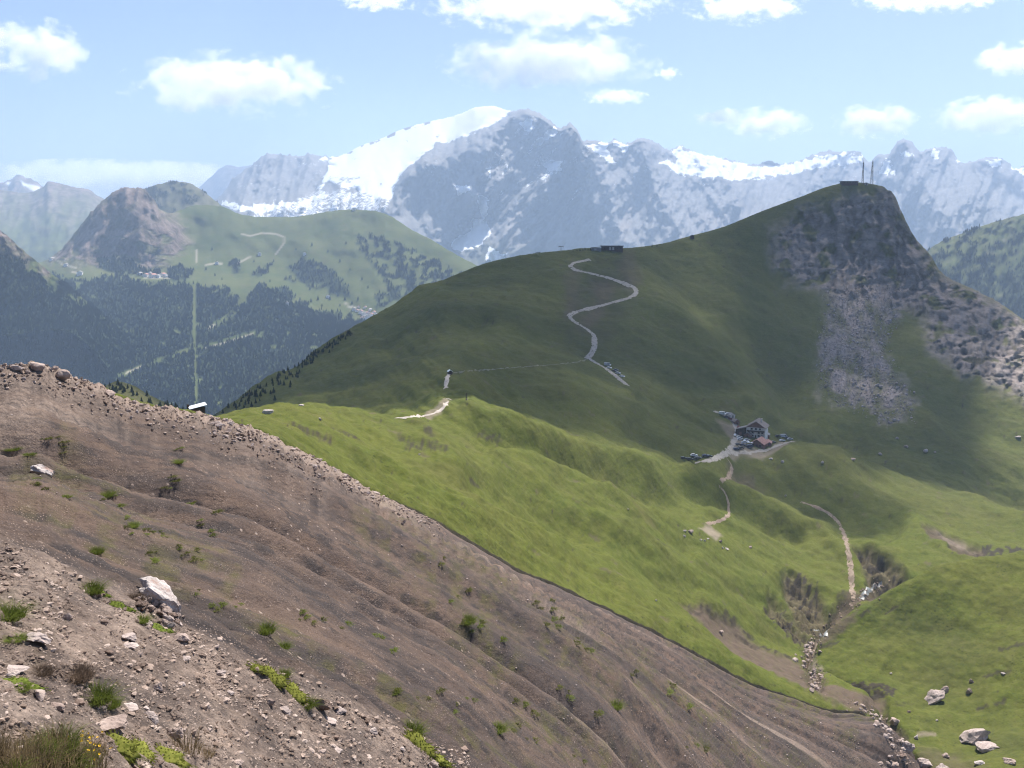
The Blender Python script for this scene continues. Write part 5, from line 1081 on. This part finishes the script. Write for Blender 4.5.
strip('footpath', [(447, 402), (444, 407), (439, 411), (431, 414.3), (415, 416.8), (396, 418)], 1.9, PALEM, HB)
strip('access_road', [(714, 411), (727, 417), (735, 425), (737, 433), (734, 442), (726, 453), (710, 460), (694, 463)], 4.2, ROADM, HB)
strip('access_road', [(727, 453), (745, 452.5), (764, 450.5), (779, 445), (794, 441)], 4.6, ROADM, HB)
strip('path', [(724, 455), (729, 461), (732, 467), (729, 476), (720, 482)], 2.2, TRACKM, HB)
strip('path', [(719, 486), (725, 493), (728, 501), (729, 514), (724, 519), (716, 522), (706, 524)], 1.8, TRACKM, HB)
strip('farm_track', [(801, 502), (815, 506.5), (832, 516), (841, 527), (846, 541), (849, 556), (851, 572), (852, 588), (854, 600)], 3.2, TRACKM, HB)
WATER = NT('stream_water'); WATERM = WATER.done(WATER.mix(WATER.ramp(WATER.noise(WATER.pos(), .9, 5, .7), [(.4, 0.), (.6, 1.)]), (.10, .105, .10), (.28, .285, .28)), .5, WATER.bump(WATER.noise(WATER.pos(), 1.5, 5), .5, .1), .5)
strip('stream', [(882, 584), (874, 587), (867, 591), (863, 596), (861, 600)], 2.6, WATERM, HB, .25)
strip('stream', [(812, 629), (820, 632), (826, 637)], 2.0, WATERM, (BV_H, BV_K), .25)

# ------------------------------------------------------------------ builders
class BM:
    def __init__(s): s.b = bmesh.new()
    def box(s, x0, x1, y0, y1, z0, z1):
        v = [s.b.verts.new(p) for p in ((x0, y0, z0), (x1, y0, z0), (x1, y1, z0), (x0, y1, z0), (x0, y0, z1), (x1, y0, z1), (x1, y1, z1), (x0, y1, z1))]
        for f in ((3, 2, 1, 0), (4, 5, 6, 7), (0, 1, 5, 4), (1, 2, 6, 5), (2, 3, 7, 6), (3, 0, 4, 7)): s.b.faces.new([v[i] for i in f])
        return s
    def prism(s, pts, y0, y1):
        """outline in x,z drawn out from y0 to y1"""
        a = [s.b.verts.new((x, y0, z)) for x, z in pts]; c = [s.b.verts.new((x, y1, z)) for x, z in pts]; n = len(pts)
        s.b.faces.new(a); s.b.faces.new(c[::-1])
        for i in range(n): s.b.faces.new([a[(i + 1) % n], a[i], c[i], c[(i + 1) % n]])
        return s
    def bar(s, p, q, r, n=6, r2=None):
        p, q = Vector(p), Vector(q); d = (q - p).normalized(); u = d.orthogonal().normalized(); w_ = d.cross(u); r2 = r if r2 is None else r2
        A = [s.b.verts.new(p + (u * math.cos(6.2832 * k / n) + w_ * math.sin(6.2832 * k / n)) * r) for k in range(n)]
        B_ = [s.b.verts.new(q + (u * math.cos(6.2832 * k / n) + w_ * math.sin(6.2832 * k / n)) * r2) for k in range(n)]
        for k in range(n): s.b.faces.new([A[k], A[(k + 1) % n], B_[(k + 1) % n], B_[k]])
        s.b.faces.new(A[::-1]); s.b.faces.new(B_); return s
    def mesh(s, name):
        bmesh.ops.recalc_face_normals(s.b, faces=s.b.faces[:]); me = bpy.data.meshes.new(name); s.b.to_mesh(me); s.b.free(); return me
    def part(s, name, mat, parent, **pr): return link(name, s.mesh(name), mat, parent, **pr)
PLAST = plain('weathered_plaster', (.72, .66, .60), .85, .15, .6); WOODD = plain('dark_timber', (.055, .034, .026), .8, .3, 1.5); WOODR = plain('red_brown_timber', (.20, .09, .065), .8, .25, 1.2)
ROOFG = plain('grey_sheet_roof', (.27, .25, .245), .6, .15, .8); ROOFP = plain('pink_tile_roof', (.38, .20, .165), .8, .2, 1.); ROOFD = plain('dark_roof', (.05, .048, .05), .7, .25, 1.); ROOFB = plain('weathered_shingle', (.20, .165, .15), .8, .2, 1.); WHITEM = plain('white_sheet', (.80, .82, .84), .45, .06, .7)
GLASSM = plain('dark_window', (.02, .024, .03), .15, .2, 2., 0., .5); STEEL = plain('grey_steel', (.16, .165, .175), .5, .2, 2., .3); CONC = plain('concrete', (.30, .285, .27), .9, .15, .5)

def gable_house(t, w_, d_, eave, apex, wallm, roofm, over=.6, base=2.5, upper=None, wins=(), chimney=True, door=True):
    BM().prism([(-w_/2, -base), (w_/2, -base), (w_/2, eave), (0, apex), (-w_/2, eave)], -d_/2, d_/2).part('wall', wallm, t)
    if upper is not None:
        u = upper; xw = w_/2 + .06
        BM().prism([(-xw, u), (xw, u), (xw, eave - .02), (0, apex - .02), (-xw, eave - .02)], -d_/2 - .08, -d_/2 + .1).part('timber_gable', WOODR, t)
    k = (apex - eave) / (w_/2); rf = None
    for sgn in (-1, 1):
        x1 = sgn * (w_/2 + over)
        o = BM().prism([(0, apex + .05), (x1, apex - k * abs(x1) + .05), (x1, apex - k * abs(x1) + .3), (0, apex + .33)], -d_/2 - over, d_/2 + over).part('roof', roofm, t); rf = rf or o
    if chimney: BM().box(w_*.16, w_*.16 + .9, d_*.1, d_*.1 + .9, apex - k*w_*.26, apex + 1.).box(w_*.16 - .1, w_*.16 + 1., d_*.1 - .1, d_*.1 + 1., apex + 1., apex + 1.15).part('chimney', PLAST, rf)
    for x, z in wins:
        wn = BM().box(x - .55, x + .55, -d_/2 - .16, -d_/2 - .05, z, z + 1.3).part('window', GLASSM, t)
        BM().box(x - .75, x - .56, -d_/2 - .2, -d_/2 - .04, z - .1, z + 1.4).box(x + .56, x + .75, -d_/2 - .2, -d_/2 - .04, z - .1, z + 1.4).part('shutter', WOODD, wn)
    if door: BM().box(-.6, .6, -d_/2 - .14, -d_/2 - .03, -.2, 2.1).part('door', WOODD, t)
def ground_at(px, py, bvs=HB): return hit(px, py, bvs)[0]

p = ground_at(757, 436); ref = thing('mountain_refuge', 'large alpine refuge with plaster walls, timber gable and pale roof on the grassy saddle', 'refuge', p, math.radians(-22), None, 1.2)
gable_house(ref, 13.5, 14, 7.6, 12., PLAST, ROOFB, 1.0, 4, 7.7, [(x, z) for z in (.9, 3.1) for x in (-4.8, -2.2, 2.2, 4.8)] + [(-3., 5.9), (0, 5.9), (3., 5.9)])
BM().box(-6.3, 6.3, -8.4, -7.1, 4.55, 4.75).box(-6.3, 6.3, -8.42, -8.3, 4.75, 5.6).part('balcony', WOODD, ref)
p = ground_at(759, 446); an = thing('lodge_annex', 'low annex with a pinkish red roof in front of the large refuge', 'annex', p, math.radians(-30), None, 1.2)
gable_house(an, 9.5, 11, 2.6, 5.6, WOODR, ROOFP, .8, 3, None, [(-2.6, .8), (2.6, .8)], False)
p = ground_at(742, 434); an2 = thing('timber_shed', 'dark timber shed with a sloping grey roof on the left flank of the refuge', 'shed', p, math.radians(-30), None, 1.2)
BM().box(-3.4, 3.4, -4.5, 4.5, -2, 4.4).part('wall', WOODD, an2); BM().prism([(-3.9, 3.9), (3.9, 6.4), (3.9, 6.65), (-3.9, 4.15)], -5, 5).part('roof', ROOFG, an2); BM().box(-1, 1, -4.62, -4.5, -.5, 2.4).part('door', WOODR, an2)
p = ground_at(731, 417); an3 = thing('storage_hut', 'small pale roofed hut at the upper bend of the refuge road', 'hut', p, .4); gable_house(an3, 5, 6, 2.2, 3.8, PLAST, ROOFG, .5, 2, None, [], False)
p = ground_at(766, 437); an4 = thing('goods_shed', 'low brown shed against the right side of the refuge', 'shed', p, math.radians(-22)); gable_house(an4, 5.5, 7, 2.4, 4.2, WOODR, ROOFG, .5, 2.5, None, [], False)
for (x, y, w_, a, lab, rm) in [(748.5, 437, 6, -.5, 'brown roofed lean-to between the terrace and the refuge', ROOFB), (767.5, 445, 6.5, -.3, 'low red roofed shed at the right end of the annex', ROOFP), (735.5, 423.5, 5, .3, 'tiny brown roofed cabin beside the refuge road', ROOFB)]:
    q = ground_at(x, y); t = thing('shed', lab, 'shed', q, a); gable_house(t, w_, w_ * 1.2, 2.4, 4.2, WOODR, rm, .5, 2.5, None, [], False)
p = ground_at(748, 444)
for k, (dx, dy) in enumerate([(-3, 0), (0, 1.5), (3, 0), (0, -2)]):
    t = thing('parasol', 'pale parasol on the terrace in front of the refuge', 'parasol', drop(p.x + dx, p.y + dy, HB), 0, 'parasols on the refuge terrace')
    BM().bar((0, 0, 0), (0, 0, 2.3), .04, 6).part('pole', STEEL, t); BM().bar((0, 0, 2.0), (0, 0, 2.7), 1.4, 8, .05).part('canopy', WHITEM, t)
# white-roofed hut behind the crest
dv = ray(197.5, 411); tt = 205 / dv.y; p = Vector(dv) * tt
hut = thing('small_hut', 'small hut with a bright white sheet roof behind the scree crest', 'hut', p + Vector((0, 0, -1.05)), math.radians(24), None, 1.1)
BM().box(-1.25, 1.25, -1.1, 1.1, -3, 1.75).part('wall', WOODD, hut); BM().prism([(-1.55, 1.62), (1.55, 2.25), (1.55, 2.32), (-1.55, 1.69)], -1.75, 1.45).part('roof', WHITEM, hut); BM().box(-.9, -.1, -1.16, -1.1, -.3, 1.4).part('door', WOODR, hut)
bp = hut.location + Vector((-2.1, .2, 0)); BMp = thing('gate_post', 'dark post with a small sign board standing left of the white-roofed hut', 'post', bp)
BM().bar((0, 0, -3), (0, 0, 2.4), .09, 8).part('post', WOODD, BMp); BM().box(-.1, .45, -.06, -.02, 1.5, 2.3).part('sign_board', WOODD, BMp)
# little pass hut, post
p = ground_at(450, 374); h2 = thing('pass_hut', 'tiny hut with a pale roof at the top of the straight path', 'hut', p, .3)
gable_house(h2, 2.6, 2.4, 1.6, 2.4, WOODD, WHITEM, .25, 1.2, None, [], False)
p = ground_at(466.5, 400); po = thing('wooden_post', 'dark wooden post standing alone on the sunlit saddle skyline', 'post', p)
BM().bar((0, 0, -.6), (0, 0, 3.3), .22, 8, .16).part('post', WOODD, po); BM().prism([(-.5, 0), (.5, 0), (.2, .8), (-.2, .8)], -.4, .4).part('stone_base', PINK, po)
# lift station on the ridge
r = hit(612, 249.6, HB); p = r[0]; st = thing('lift_station', 'low flat-roofed lift station on the skyline of the dark hill', 'building', p, 0)
BM().box(-14, 14, -5, 6, -5, 4.2).part('wall', WOODD, st); BM().box(-15, 15, -6, 7, 4.2, 5.3).part('roof', ROOFD, st)
for x in (-4.2, -.2): BM().box(x, x + 2.6, -5.35, -5.05, -.5, 3.6).part('pale_bay', CONC, st)
for x in (-11, -8, 6, 10): BM().box(x, x + 2, -5.2, -5.04, 1, 3).part('window', GLASSM, st)
p = hit(596, 250, HB)[0]; st2 = thing('lift_garage', 'dark shed with a shed roof just left of the lift station', 'shed', p, .1)
BM().box(-6, 6, -4, 4, -4, 3).part('wall', STEEL, st2); BM().prism([(-6.6, 3), (6.6, 4), (6.6, 4.4), (-6.6, 3.4)], -4.6, 4.6).part('roof', ROOFD, st2); BM().box(-3, 0, -4.2, -4.05, -.5, 2.2).part('door', CONC, st2)
p = hit(692, 238, HB)[0]; st3 = thing('ridge_hut', 'tiny dark hut on the skyline between the lift station and the summit', 'hut', p, .1); gable_house(st3, 5, 5, 2.6, 4.2, WOODD, ROOFD, .4, 3, None, [], False)
def pylon(px, py, h, label):
    p = hit(px, py, HB)[0]; t = thing('lift_pylon', label, 'pylon', p)
    BM().bar((0, 0, -2), (0, 0, h), .45, 8, .3).part('pole', STEEL, t); BM().box(-3.2, 3.2, -.4, .4, h - .3, h + .5).part('crossarm', STEEL, t)
    for x in (-3, 3): BM().box(x - .35, x + .35, -1.6, 1.6, h - 1.0, h - .25).part('sheave', STEEL, t)
pylon(561, 251.5, 6.5, 'T-shaped lift pylon on the skyline left of the lift station'); pylon(538, 255.5, 4., 'shorter lift pylon further down the left skyline')
# summit building and masts
p = hit(849, 183.5, HB)[0]; su = thing('summit_station', 'flat dark summit building on top of the rocky hill', 'building', p, .05)
BM().box(-12.5, 12.5, -5, 5, -6, 2.6).part('wall', WOODD, su); BM().box(-13.2, 13.2, -5.7, 5.7, 2.6, 3.5).part('roof', ROOFD, su)
for x in (-9, -4.5, 0, 4.5, 8.5): BM().box(x - 1, x + 1, -5.2, -5.04, .6, 1.9).part('window', GLASSM, su)
p = hit(866, 184.5, HB)[0]; sh = thing('mast_cabin', 'small dark cabin between the summit building and the right mast', 'cabin', p, 0); gable_house(sh, 5, 4, 1.8, 2.8, CONC, ROOFD, .3, 4, None, [], False)
def lattice(px, py, h, label, wide):
    p = hit(px, py, HB)[0]; t = thing('lattice_mast', label, 'mast', p)
    lv = 9; a0, a1 = wide, wide * .28; b = BM()
    cs = [[Vector((sx * (a0 + (a1 - a0) * k / lv), sy * (a0 + (a1 - a0) * k / lv), -3 * (k == 0) + h * k / lv)) for sx, sy in ((-1, -1), (1, -1), (1, 1), (-1, 1))] for k in range(lv + 1)]
    for k in range(lv):
        for q in range(4): b.bar(cs[k][q], cs[k+1][q], .20, 5); b.bar(cs[k][q], cs[k+1][(q+1) % 4], .11, 4); b.bar(cs[k+1][q], cs[k+1][(q+1) % 4], .11, 4)
    b.part('lattice', STEEL, t); BM().bar((0, 0, h), (0, 0, h + 3), .16, 6).part('antenna_rod', STEEL, t)
    for z in (.55, .78): BM().bar((0, -a0 * .7 - .3, h * z), (0, -a0 * .7 + .3, h * z), .9, 12).part('dish', CONC, t)
lattice(862.5, 183.5, 33, 'thinner left lattice mast on the rocky summit', 1.3); lattice(871.5, 184.5, 35, 'stouter right lattice mast on the rocky summit', 1.9)

# ------------------------------------------------------------------ vehicles
def car_paint(name, c): return plain(name, c, .3, .04, 1., .1, .5)
PAINT = {'white': car_paint('white_paint', (.80, .80, .80)), 'silver': car_paint('silver_paint', (.50, .51, .53)), 'dark': car_paint('dark_paint', (.03, .032, .04)), 'red': car_paint('red_paint', (.22, .03, .025)), 'blue': car_paint('blue_paint', (.04, .06, .13)), 'grey': car_paint('grey_paint', (.16, .165, .17))}
TYRE = plain('tyre', (.02, .02, .02), .9, .1)
def b_body():
    b = BM(); b.prism([(-2.1, .35), (2.1, .35), (2.15, .75), (1.95, .92), (.95, 1.0), (-1.8, 1.02), (-2.1, .9)], -.85, .85); b.prism([(-1.75, 1.0), (1.0, .98), (.35, 1.46), (-1.35, 1.48)], -.74, .74); return b.mesh('car_body')
def b_glass():
    b = BM(); b.prism([(-1.55, 1.06), (.82, 1.04), (.3, 1.38), (-1.3, 1.40)], -.76, .76); b.prism([(1.02, 1.01), (.96, .99), (.36, 1.44), (.42, 1.44)], -.66, .66); return b.mesh('car_glass')
def b_wheel(): return BM().bar((0, -.1, 0), (0, .1, 0), .33, 12).mesh('wheel')
CB, CG, CWm = b_body(), b_glass(), b_wheel()
VB = BM().prism([(-2.6, .4), (2.5, .4), (2.6, 1.0), (2.0, 1.35), (1.5, 2.3), (-2.6, 2.4)], -.98, .98).mesh('van_body'); VG = BM().prism([(1.62, 2.15), (2.02, 1.4), (2.06, 1.42), (1.68, 2.17)], -.9, .9).prism([(.4, 1.4), (1.7, 1.4), (1.45, 2.05), (.4, 2.05)], -1., 1.).mesh('van_glass')
for me in (CG, VG): me.materials.append(GLASSM)
CWm.materials.append(TYRE); [m.materials.append(None) for m in (CB, VB)]
def car(px, py, yaw, color, label, group, van=False, sc_=1.25):
    p = hit(px, py, HB)[0]; t = thing('van' if van else 'parked_car', label, 'van' if van else 'car', p + Vector((0, 0, .2)), yaw, group, sc_)
    o = link('body', VB if van else CB, None, t); o.material_slots[0].link = 'OBJECT'; o.material_slots[0].material = PAINT[color]; link('windows', VG if van else CG, None, t)
    for x in (-1.3, 1.3):
        for y in (-.8, .8): w_ = link('wheel', CWm, None, t); w_.location = (x, y, .33)
G1, G2, G3 = 'cars at the roadside below the zigzag road', 'cars parked around the refuge', 'cars parked below the refuge road'
car(607.5, 366, -.5, 'silver', 'pale camper van first in the roadside line under the zigzag', G1, True); car(609, 368.8, -.6, 'white', 'white car behind the camper van under the zigzag road', G1); car(614, 372, -.7, 'dark', 'dark car in the middle of the roadside line', G1); car(618, 374, -.7, 'silver', 'silver car between the dark one and the last white one', G1); car(622, 377.3, -.7, 'white', 'last white car in the roadside line', G1); car(616, 371, -.7, 'blue', 'blue car above the dark one in the roadside line', G1)
for px, py, yw, col, lab, vn in [(722.5, 415, -.6, 'white', 'white van parked highest on the refuge road', True), (729.5, 416, -.5, 'silver', 'pale grey van beside the highest white one', True), (731, 420, -.6, 'red', 'dark red car below the pale grey van', False), (733.5, 420.5, -.6, 'silver', 'silver car beside the dark red one', False), (727, 418, -.6, 'dark', 'black car between the white van and the red car', False),
    (738.5, 428, 1.2, 'red', 'red car left of the timber shed', False), (740.5, 431, 1.2, 'silver', 'silver car under the timber shed', False), (739.3, 438, .2, 'white', 'upper white car of two close together in the refuge yard', False), (740, 440, .2, 'white', 'lower white car of two close together in the refuge yard', False), (747, 441, .2, 'silver', 'pale car left of the pink roofed annex', False),
    (738, 445.5, .3, 'dark', 'dark car at the left end of the yard wall', False), (742, 446, .3, 'blue', 'blue car second in the yard row', False), (746, 446.5, .3, 'grey', 'grey car third in the yard row', False), (741, 449, .3, 'dark', 'black car in the lower yard row', False), (736, 450, .3, 'blue', 'dark blue car lowest in the yard', False), (749.5, 448, .3, 'blue', 'blue van at the right end of the yard row', True),
    (783.5, 437.5, .2, 'silver', 'pale van parked right of the annex', True), (782, 441.5, .2, 'white', 'white car below the pale van on the right', False), (778, 437, .2, 'dark', 'dark car left of the pale van on the right', False), (787.5, 438.5, .2, 'dark', 'dark car right of the pale van', False)]:
    car(px, py, yw, col, lab, G2, vn)
for px, py, yw, col, lab in [(736, 432, 1.3, 'silver', 'silver car at the roadside left of the refuge'), (735, 436, 1.3, 'white', 'white car lowest at the roadside left of the refuge'), (744, 443.5, .3, 'silver', 'silver car between the blue one and the parasols'), (790, 440, .2, 'silver', 'silver car last on the right end of the refuge road'), (773, 443, .3, 'grey', 'grey car beside the road right of the annex')]:
    car(px, py, yw, col, lab, G2)
for px, py, col, lab in [(683.5, 459.5, 'dark', 'dark car at the left end of the lower parking'), (694, 456.5, 'white', 'white topped car in the middle of the lower parking'), (698, 459, 'grey', 'grey car beside the white one in the lower parking'), (705.5, 457, 'blue', 'blue car right in the lower parking'), (690, 460.5, 'dark', 'black car nearest the end of the lower road'), (709, 457.5, 'dark', 'dark car last on the right of the lower parking')]:
    car(px, py, .1, col, lab, G3)

# ------------------------------------------------------------------ trees
BARK = plain('bark', (.07, .05, .038), .95, .3, 3.)
NEED = mat_leaf('needles', (.010, .020, .009), (.034, .054, .020), 1.2); NEEDL = mat_leaf('pale_needles', (.035, .050, .022), (.085, .105, .045), 1.2)
def conifer_mesh(seed, n=7, sides=11, wide=.30):
    r = np.random.default_rng(seed); VV = []; FF = []; off = 0
    for k in range(n):
        z0 = .10 + .78 * k / n; z1 = min(1., z0 + 1.75 / n * .8 + .05); rad = wide * (1 - k / n) ** .85 + .03
        ring = []
        for j in range(sides * 2):
            a = math.pi * j / sides + r.normal(0, .06); q = rad * ((1 if j % 2 == 0 else .62) * r.uniform(.75, 1.15)); VV.append((q * math.cos(a), q * math.sin(a), z0 - .03 * (j % 2 == 0) + r.normal(0, .012)))
        VV.append((r.normal(0, .01), r.normal(0, .01), z1)); t = off + sides * 2
        FF += [(off + j, off + (j + 1) % (sides * 2), t) for j in range(sides * 2)]; off = t + 1
    return np.array(VV), np.array(FF)
CON = []
for k in range(4):
    V, Fc = conifer_mesh(700 + k, wide=.26 + .04 * (k % 2)); CON.append((mesh_np('crown', V, Fc, False), mesh_np('crown', V, Fc, False))); CON[-1][0].materials.append(NEED); CON[-1][1].materials.append(NEEDL)
TRK = BM().bar((0, 0, -.12), (0, 0, .5), .035, 7, .015).mesh('trunk'); TRK.materials.append(BARK)
def pine(p, h, label, group, pale=0):
    t = thing('pine_tree', label, 'tree', p, random.uniform(0, 6.28), group, h); link('trunk', TRK, None, t); link('crown', random.choice(CON)[pale], None, t)
silf = lambda x: float(np.interp(x, [e[0] for e in SIL], [e[1] for e in SIL]))
k = 0
while k < 150:
    x = random.uniform(222, 352); r = hit(x, silf(x) + .8 + abs(random.gauss(0, 1)) * (9 if x < 300 else 4), HB)
    if r and r[0].y > 600: pine(r[0], random.uniform(2.6, 5.2), 'young conifer on the shaded left flank of the dark hill', 'conifers on the left flank of the dark hill'); k += 1
for x, y in [(583, 250), (585, 249.6), (588, 250), (590.5, 249.5), (573, 251), (577, 250.6), (580, 250.5), (652, 246.5), (657, 246), (700, 236)]:
    r = hit(x, y + .6, HB)
    if r: pine(r[0], random.uniform(2.6, 4.2), 'small conifer on the skyline near the lift station', 'conifers on the lift station skyline')
# green shoulder with trees showing over the crest
gpx = np.arange(70, 235, 1.5); GS = [(70, 412, 760), (92, 396, 780), (105, 386, 790), (118, 381.5, 800), (132, 385, 800), (146, 393, 800), (160, 400, 800), (180, 408, 800), (205, 418, 800), (235, 432, 800)]
gy_, gD, gt = loft([[(70, 470, 560), (235, 470, 560)], GS, [(x, y + 5, d + 40) for x, y, d in GS], [(x, y + 60, d + 220) for x, y, d in GS]], gpx, [30, 5, 5])
gP = unproj(np.broadcast_to(gpx, gy_.shape), gy_, gD); gP[..., 2] += 1.5 * fbm(gP[..., 0] / 30, gP[..., 1] / 30, 4, 61) * (gt < .97)[:, None]
z0 = np.zeros(gy_.shape); link('green_shoulder', mesh_np('green_shoulder', gP, grid_faces(*gy_.shape), True, {'mask': np.stack([z0] * 4, -1), 'mask2': np.stack([z0, z0 + .8, z0, z0], -1)}), MEADOW, kind='structure')
BV_G = BVHTree.FromPolygons([tuple(x) for x in gP.reshape(-1, 3).tolist()], grid_faces(*gy_.shape).tolist())
for _ in range(75):
    x = random.choice([random.uniform(126, 205), random.uniform(145, 200), random.uniform(95, 125)]); ys = float(np.interp(x, [g[0] for g in GS], [g[1] for g in GS])); r = hit(x, ys + random.uniform(1, 14), (BV_G,))
    if r: pine(r[0], random.uniform(3, 5.5), 'pale green conifer on the sunny shoulder behind the scree crest', 'conifers on the sunny shoulder', 1)

# far forests: masses of trees, one object each
def forest(name, P, dens, n, hlo, hhi, seed, mat):
    r = np.random.default_rng(seed); M, N = dens.shape; VV = []; FF = []; off = 0; protos = [conifer_mesh(800 + k, 2, 3, .24) for k in range(4)]; c = 0; bi = r.integers(0, M - 1, n * 4); bj = r.integers(0, N - 1, n * 4); u = r.random((n * 4, 3))
    vis = unprojectable(P)
    for i, j, (a, b, q) in zip(bi, bj, u):
        if c >= n: break
        if dens[i, j] < .35 + .5 * q or not vis[i, j]: continue
        p = P[i, j] * (1 - a) * (1 - b) + P[i + 1, j] * a * (1 - b) + P[i, j + 1] * (1 - a) * b + P[i + 1, j + 1] * a * b
        V, Fc = protos[c % 4]; h = r.uniform(hlo, hhi); VV.append(V * h + p - np.array([0, 0, .1 * h])); FF.append(Fc + off); off += len(V); c += 1
    o = link(name, mesh_np(name, np.concatenate(VV), np.concatenate(FF), False), mat); o['kind'] = 'stuff'; return o
def unprojectable(P):
    x = P[..., 0] / P[..., 1] * FPX * 1.012 + CX; return (x > -160) & (x < 1184)
def forest_mat(name):
    g = NT(name); p = g.pos(); c = g.mix(g.ramp(g.noise(p, .05, 5, .7), [(.35, 0.), (.65, 1.)]), (.008, .014, .008), (.024, .035, .017)); return g.done(c, .9, None, .1)
FORM = forest_mat('dark_conifers')
forest('forest', V_P, V_FO, 44000, 7, 18, 1, FORM)
for k, (nm, P_, mk) in enumerate(RANGES): forest('forest', P_, mk, 8000, 7, 17, 5 + k, FORM)
# single trees and copses on the alp across the valley
def far_thing_hit(x, y): return hit(x, y, (BV_V,))
for x, y in [(212, 250), (300, 300), (306, 303), (318, 300), (345, 300), (352, 304), (338, 296), (330, 300), (358, 300), (296, 250), (312, 246), (328, 252), (340, 262), (350, 270), (362, 280), (368, 288), (270, 282), (262, 288), (311, 302), (322, 306), (340, 306), (222, 280), (215, 276), (206, 270), (254, 262), (300, 268), (310, 290), (380, 240), (390, 252), (372, 262), (360, 250), (346, 244)]:
    r = far_thing_hit(x, y)
    if r: pine(r[0], random.uniform(12, 21), 'single conifer on the green alp across the valley', 'single conifers on the alp across the valley')

# ------------------------------------------------------------------ far houses
def house(px, py, w_, d_, label, group, roofm, rz):
    r = far_thing_hit(px, py)
    if not r: return
    t = thing('house', label, 'house', r[0], rz, group, 1.1); e = w_ * .5; BM().prism([(-w_/2, -5), (w_/2, -5), (w_/2, e), (0, e * 1.5), (-w_/2, e)], -d_/2, d_/2).part('wall', WALLW, t)
    for sg in (-1, 1): BM().prism([(0, e*1.5 + .1), (sg*(w_/2 + 1), e*.93), (sg*(w_/2 + 1), e*.93 + .6), (0, e*1.5 + .7)], -d_/2 - 1, d_/2 + 1).part('roof', roofm, t)
WALLW = plain('white_render', (.78, .74, .70), .8, .06, .2)
for k, (x, y, w_) in enumerate([(354, 310, 14), (357, 311.5, 12), (361, 313, 16), (364, 315.5, 18), (368, 314, 13), (371, 316, 16), (367, 318.5, 20), (362, 319.5, 14), (372, 319, 12), (376, 315.5, 13), (374, 313, 11), (365, 308, 10), (370, 310.5, 11), (359, 307.5, 9)]):
    house(x, y, w_, w_ * 1.2, 'white house in the village at the mouth of the far valley', 'houses of the far valley village', ROOFP if k % 3 else ROOFG, random.uniform(-.6, .6))
for k, (x, y, w_) in enumerate([(140, 274.5, 14), (146, 276.5, 18), (150, 274, 12), (153, 277, 20), (158, 277.5, 16), (163, 276, 18), (166, 277, 12)]):
    house(x, y, w_, w_ * 1.5, 'pale hotel at the foot of the brown rocky peak', 'hotels at the foot of the brown peak', ROOFP if k % 2 else ROOFG, random.uniform(-.3, .3))
for k, (x, y, w_) in enumerate([(32, 250, 18), (37, 247, 22), (42, 245.5, 24), (46, 247, 20), (52, 258, 16), (66, 264, 16), (80, 272.5, 20)]):
    house(x, y + 2, w_, w_ * 1.5, 'pale house beside the pass road at far left', 'houses beside the far left pass road', ROOFG, random.uniform(-.3, .3))
for x, y, w_, lab in [(259.5, 254.3, 16, 'white chalet on the alp beside the looping road'), (304.5, 254, 14, 'lone white chalet on the middle of the green alp'), (217, 263.5, 15, 'chalet at the end of the level track on the alp'), (328, 297, 14, 'chalet at the edge of the wood above the village'), (354, 209.5, 16, 'tiny hut on the skyline of the green alp'), (287, 304, 14, 'pale barn at the upper edge of the forest')]:
    house(x, y + .5, w_, w_ * 1.3, lab, None, ROOFG, .2)
# ------------------------------------------------------------------ render settings
sc.render.engine = 'CYCLES'
cy = sc.cycles
cy.max_bounces = 18; cy.diffuse_bounces = 2; cy.glossy_bounces = 1; cy.transmission_bounces = 2; cy.volume_bounces = 16; cy.transparent_max_bounces = 12
cy.use_denoising = True; cy.filter_width = 1.15
try: cy.denoiser = 'OPENIMAGEDENOISE'; cy.denoising_input_passes = 'RGB_ALBEDO_NORMAL'; cy.denoising_prefilter = 'FAST'
except Exception: pass
cy.use_adaptive_sampling = True; cy.adaptive_threshold = .008
cy.volume_step_rate = 1.; cy.volume_max_steps = 256
cy.caustics_reflective = False; cy.caustics_refractive = False
sc.render.use_persistent_data = False
v = sc.view_settings; v.view_transform = 'Standard'; v.look = 'None'; v.exposure = EXPOSURE; v.gamma = 1.; v.use_curve_mapping = False
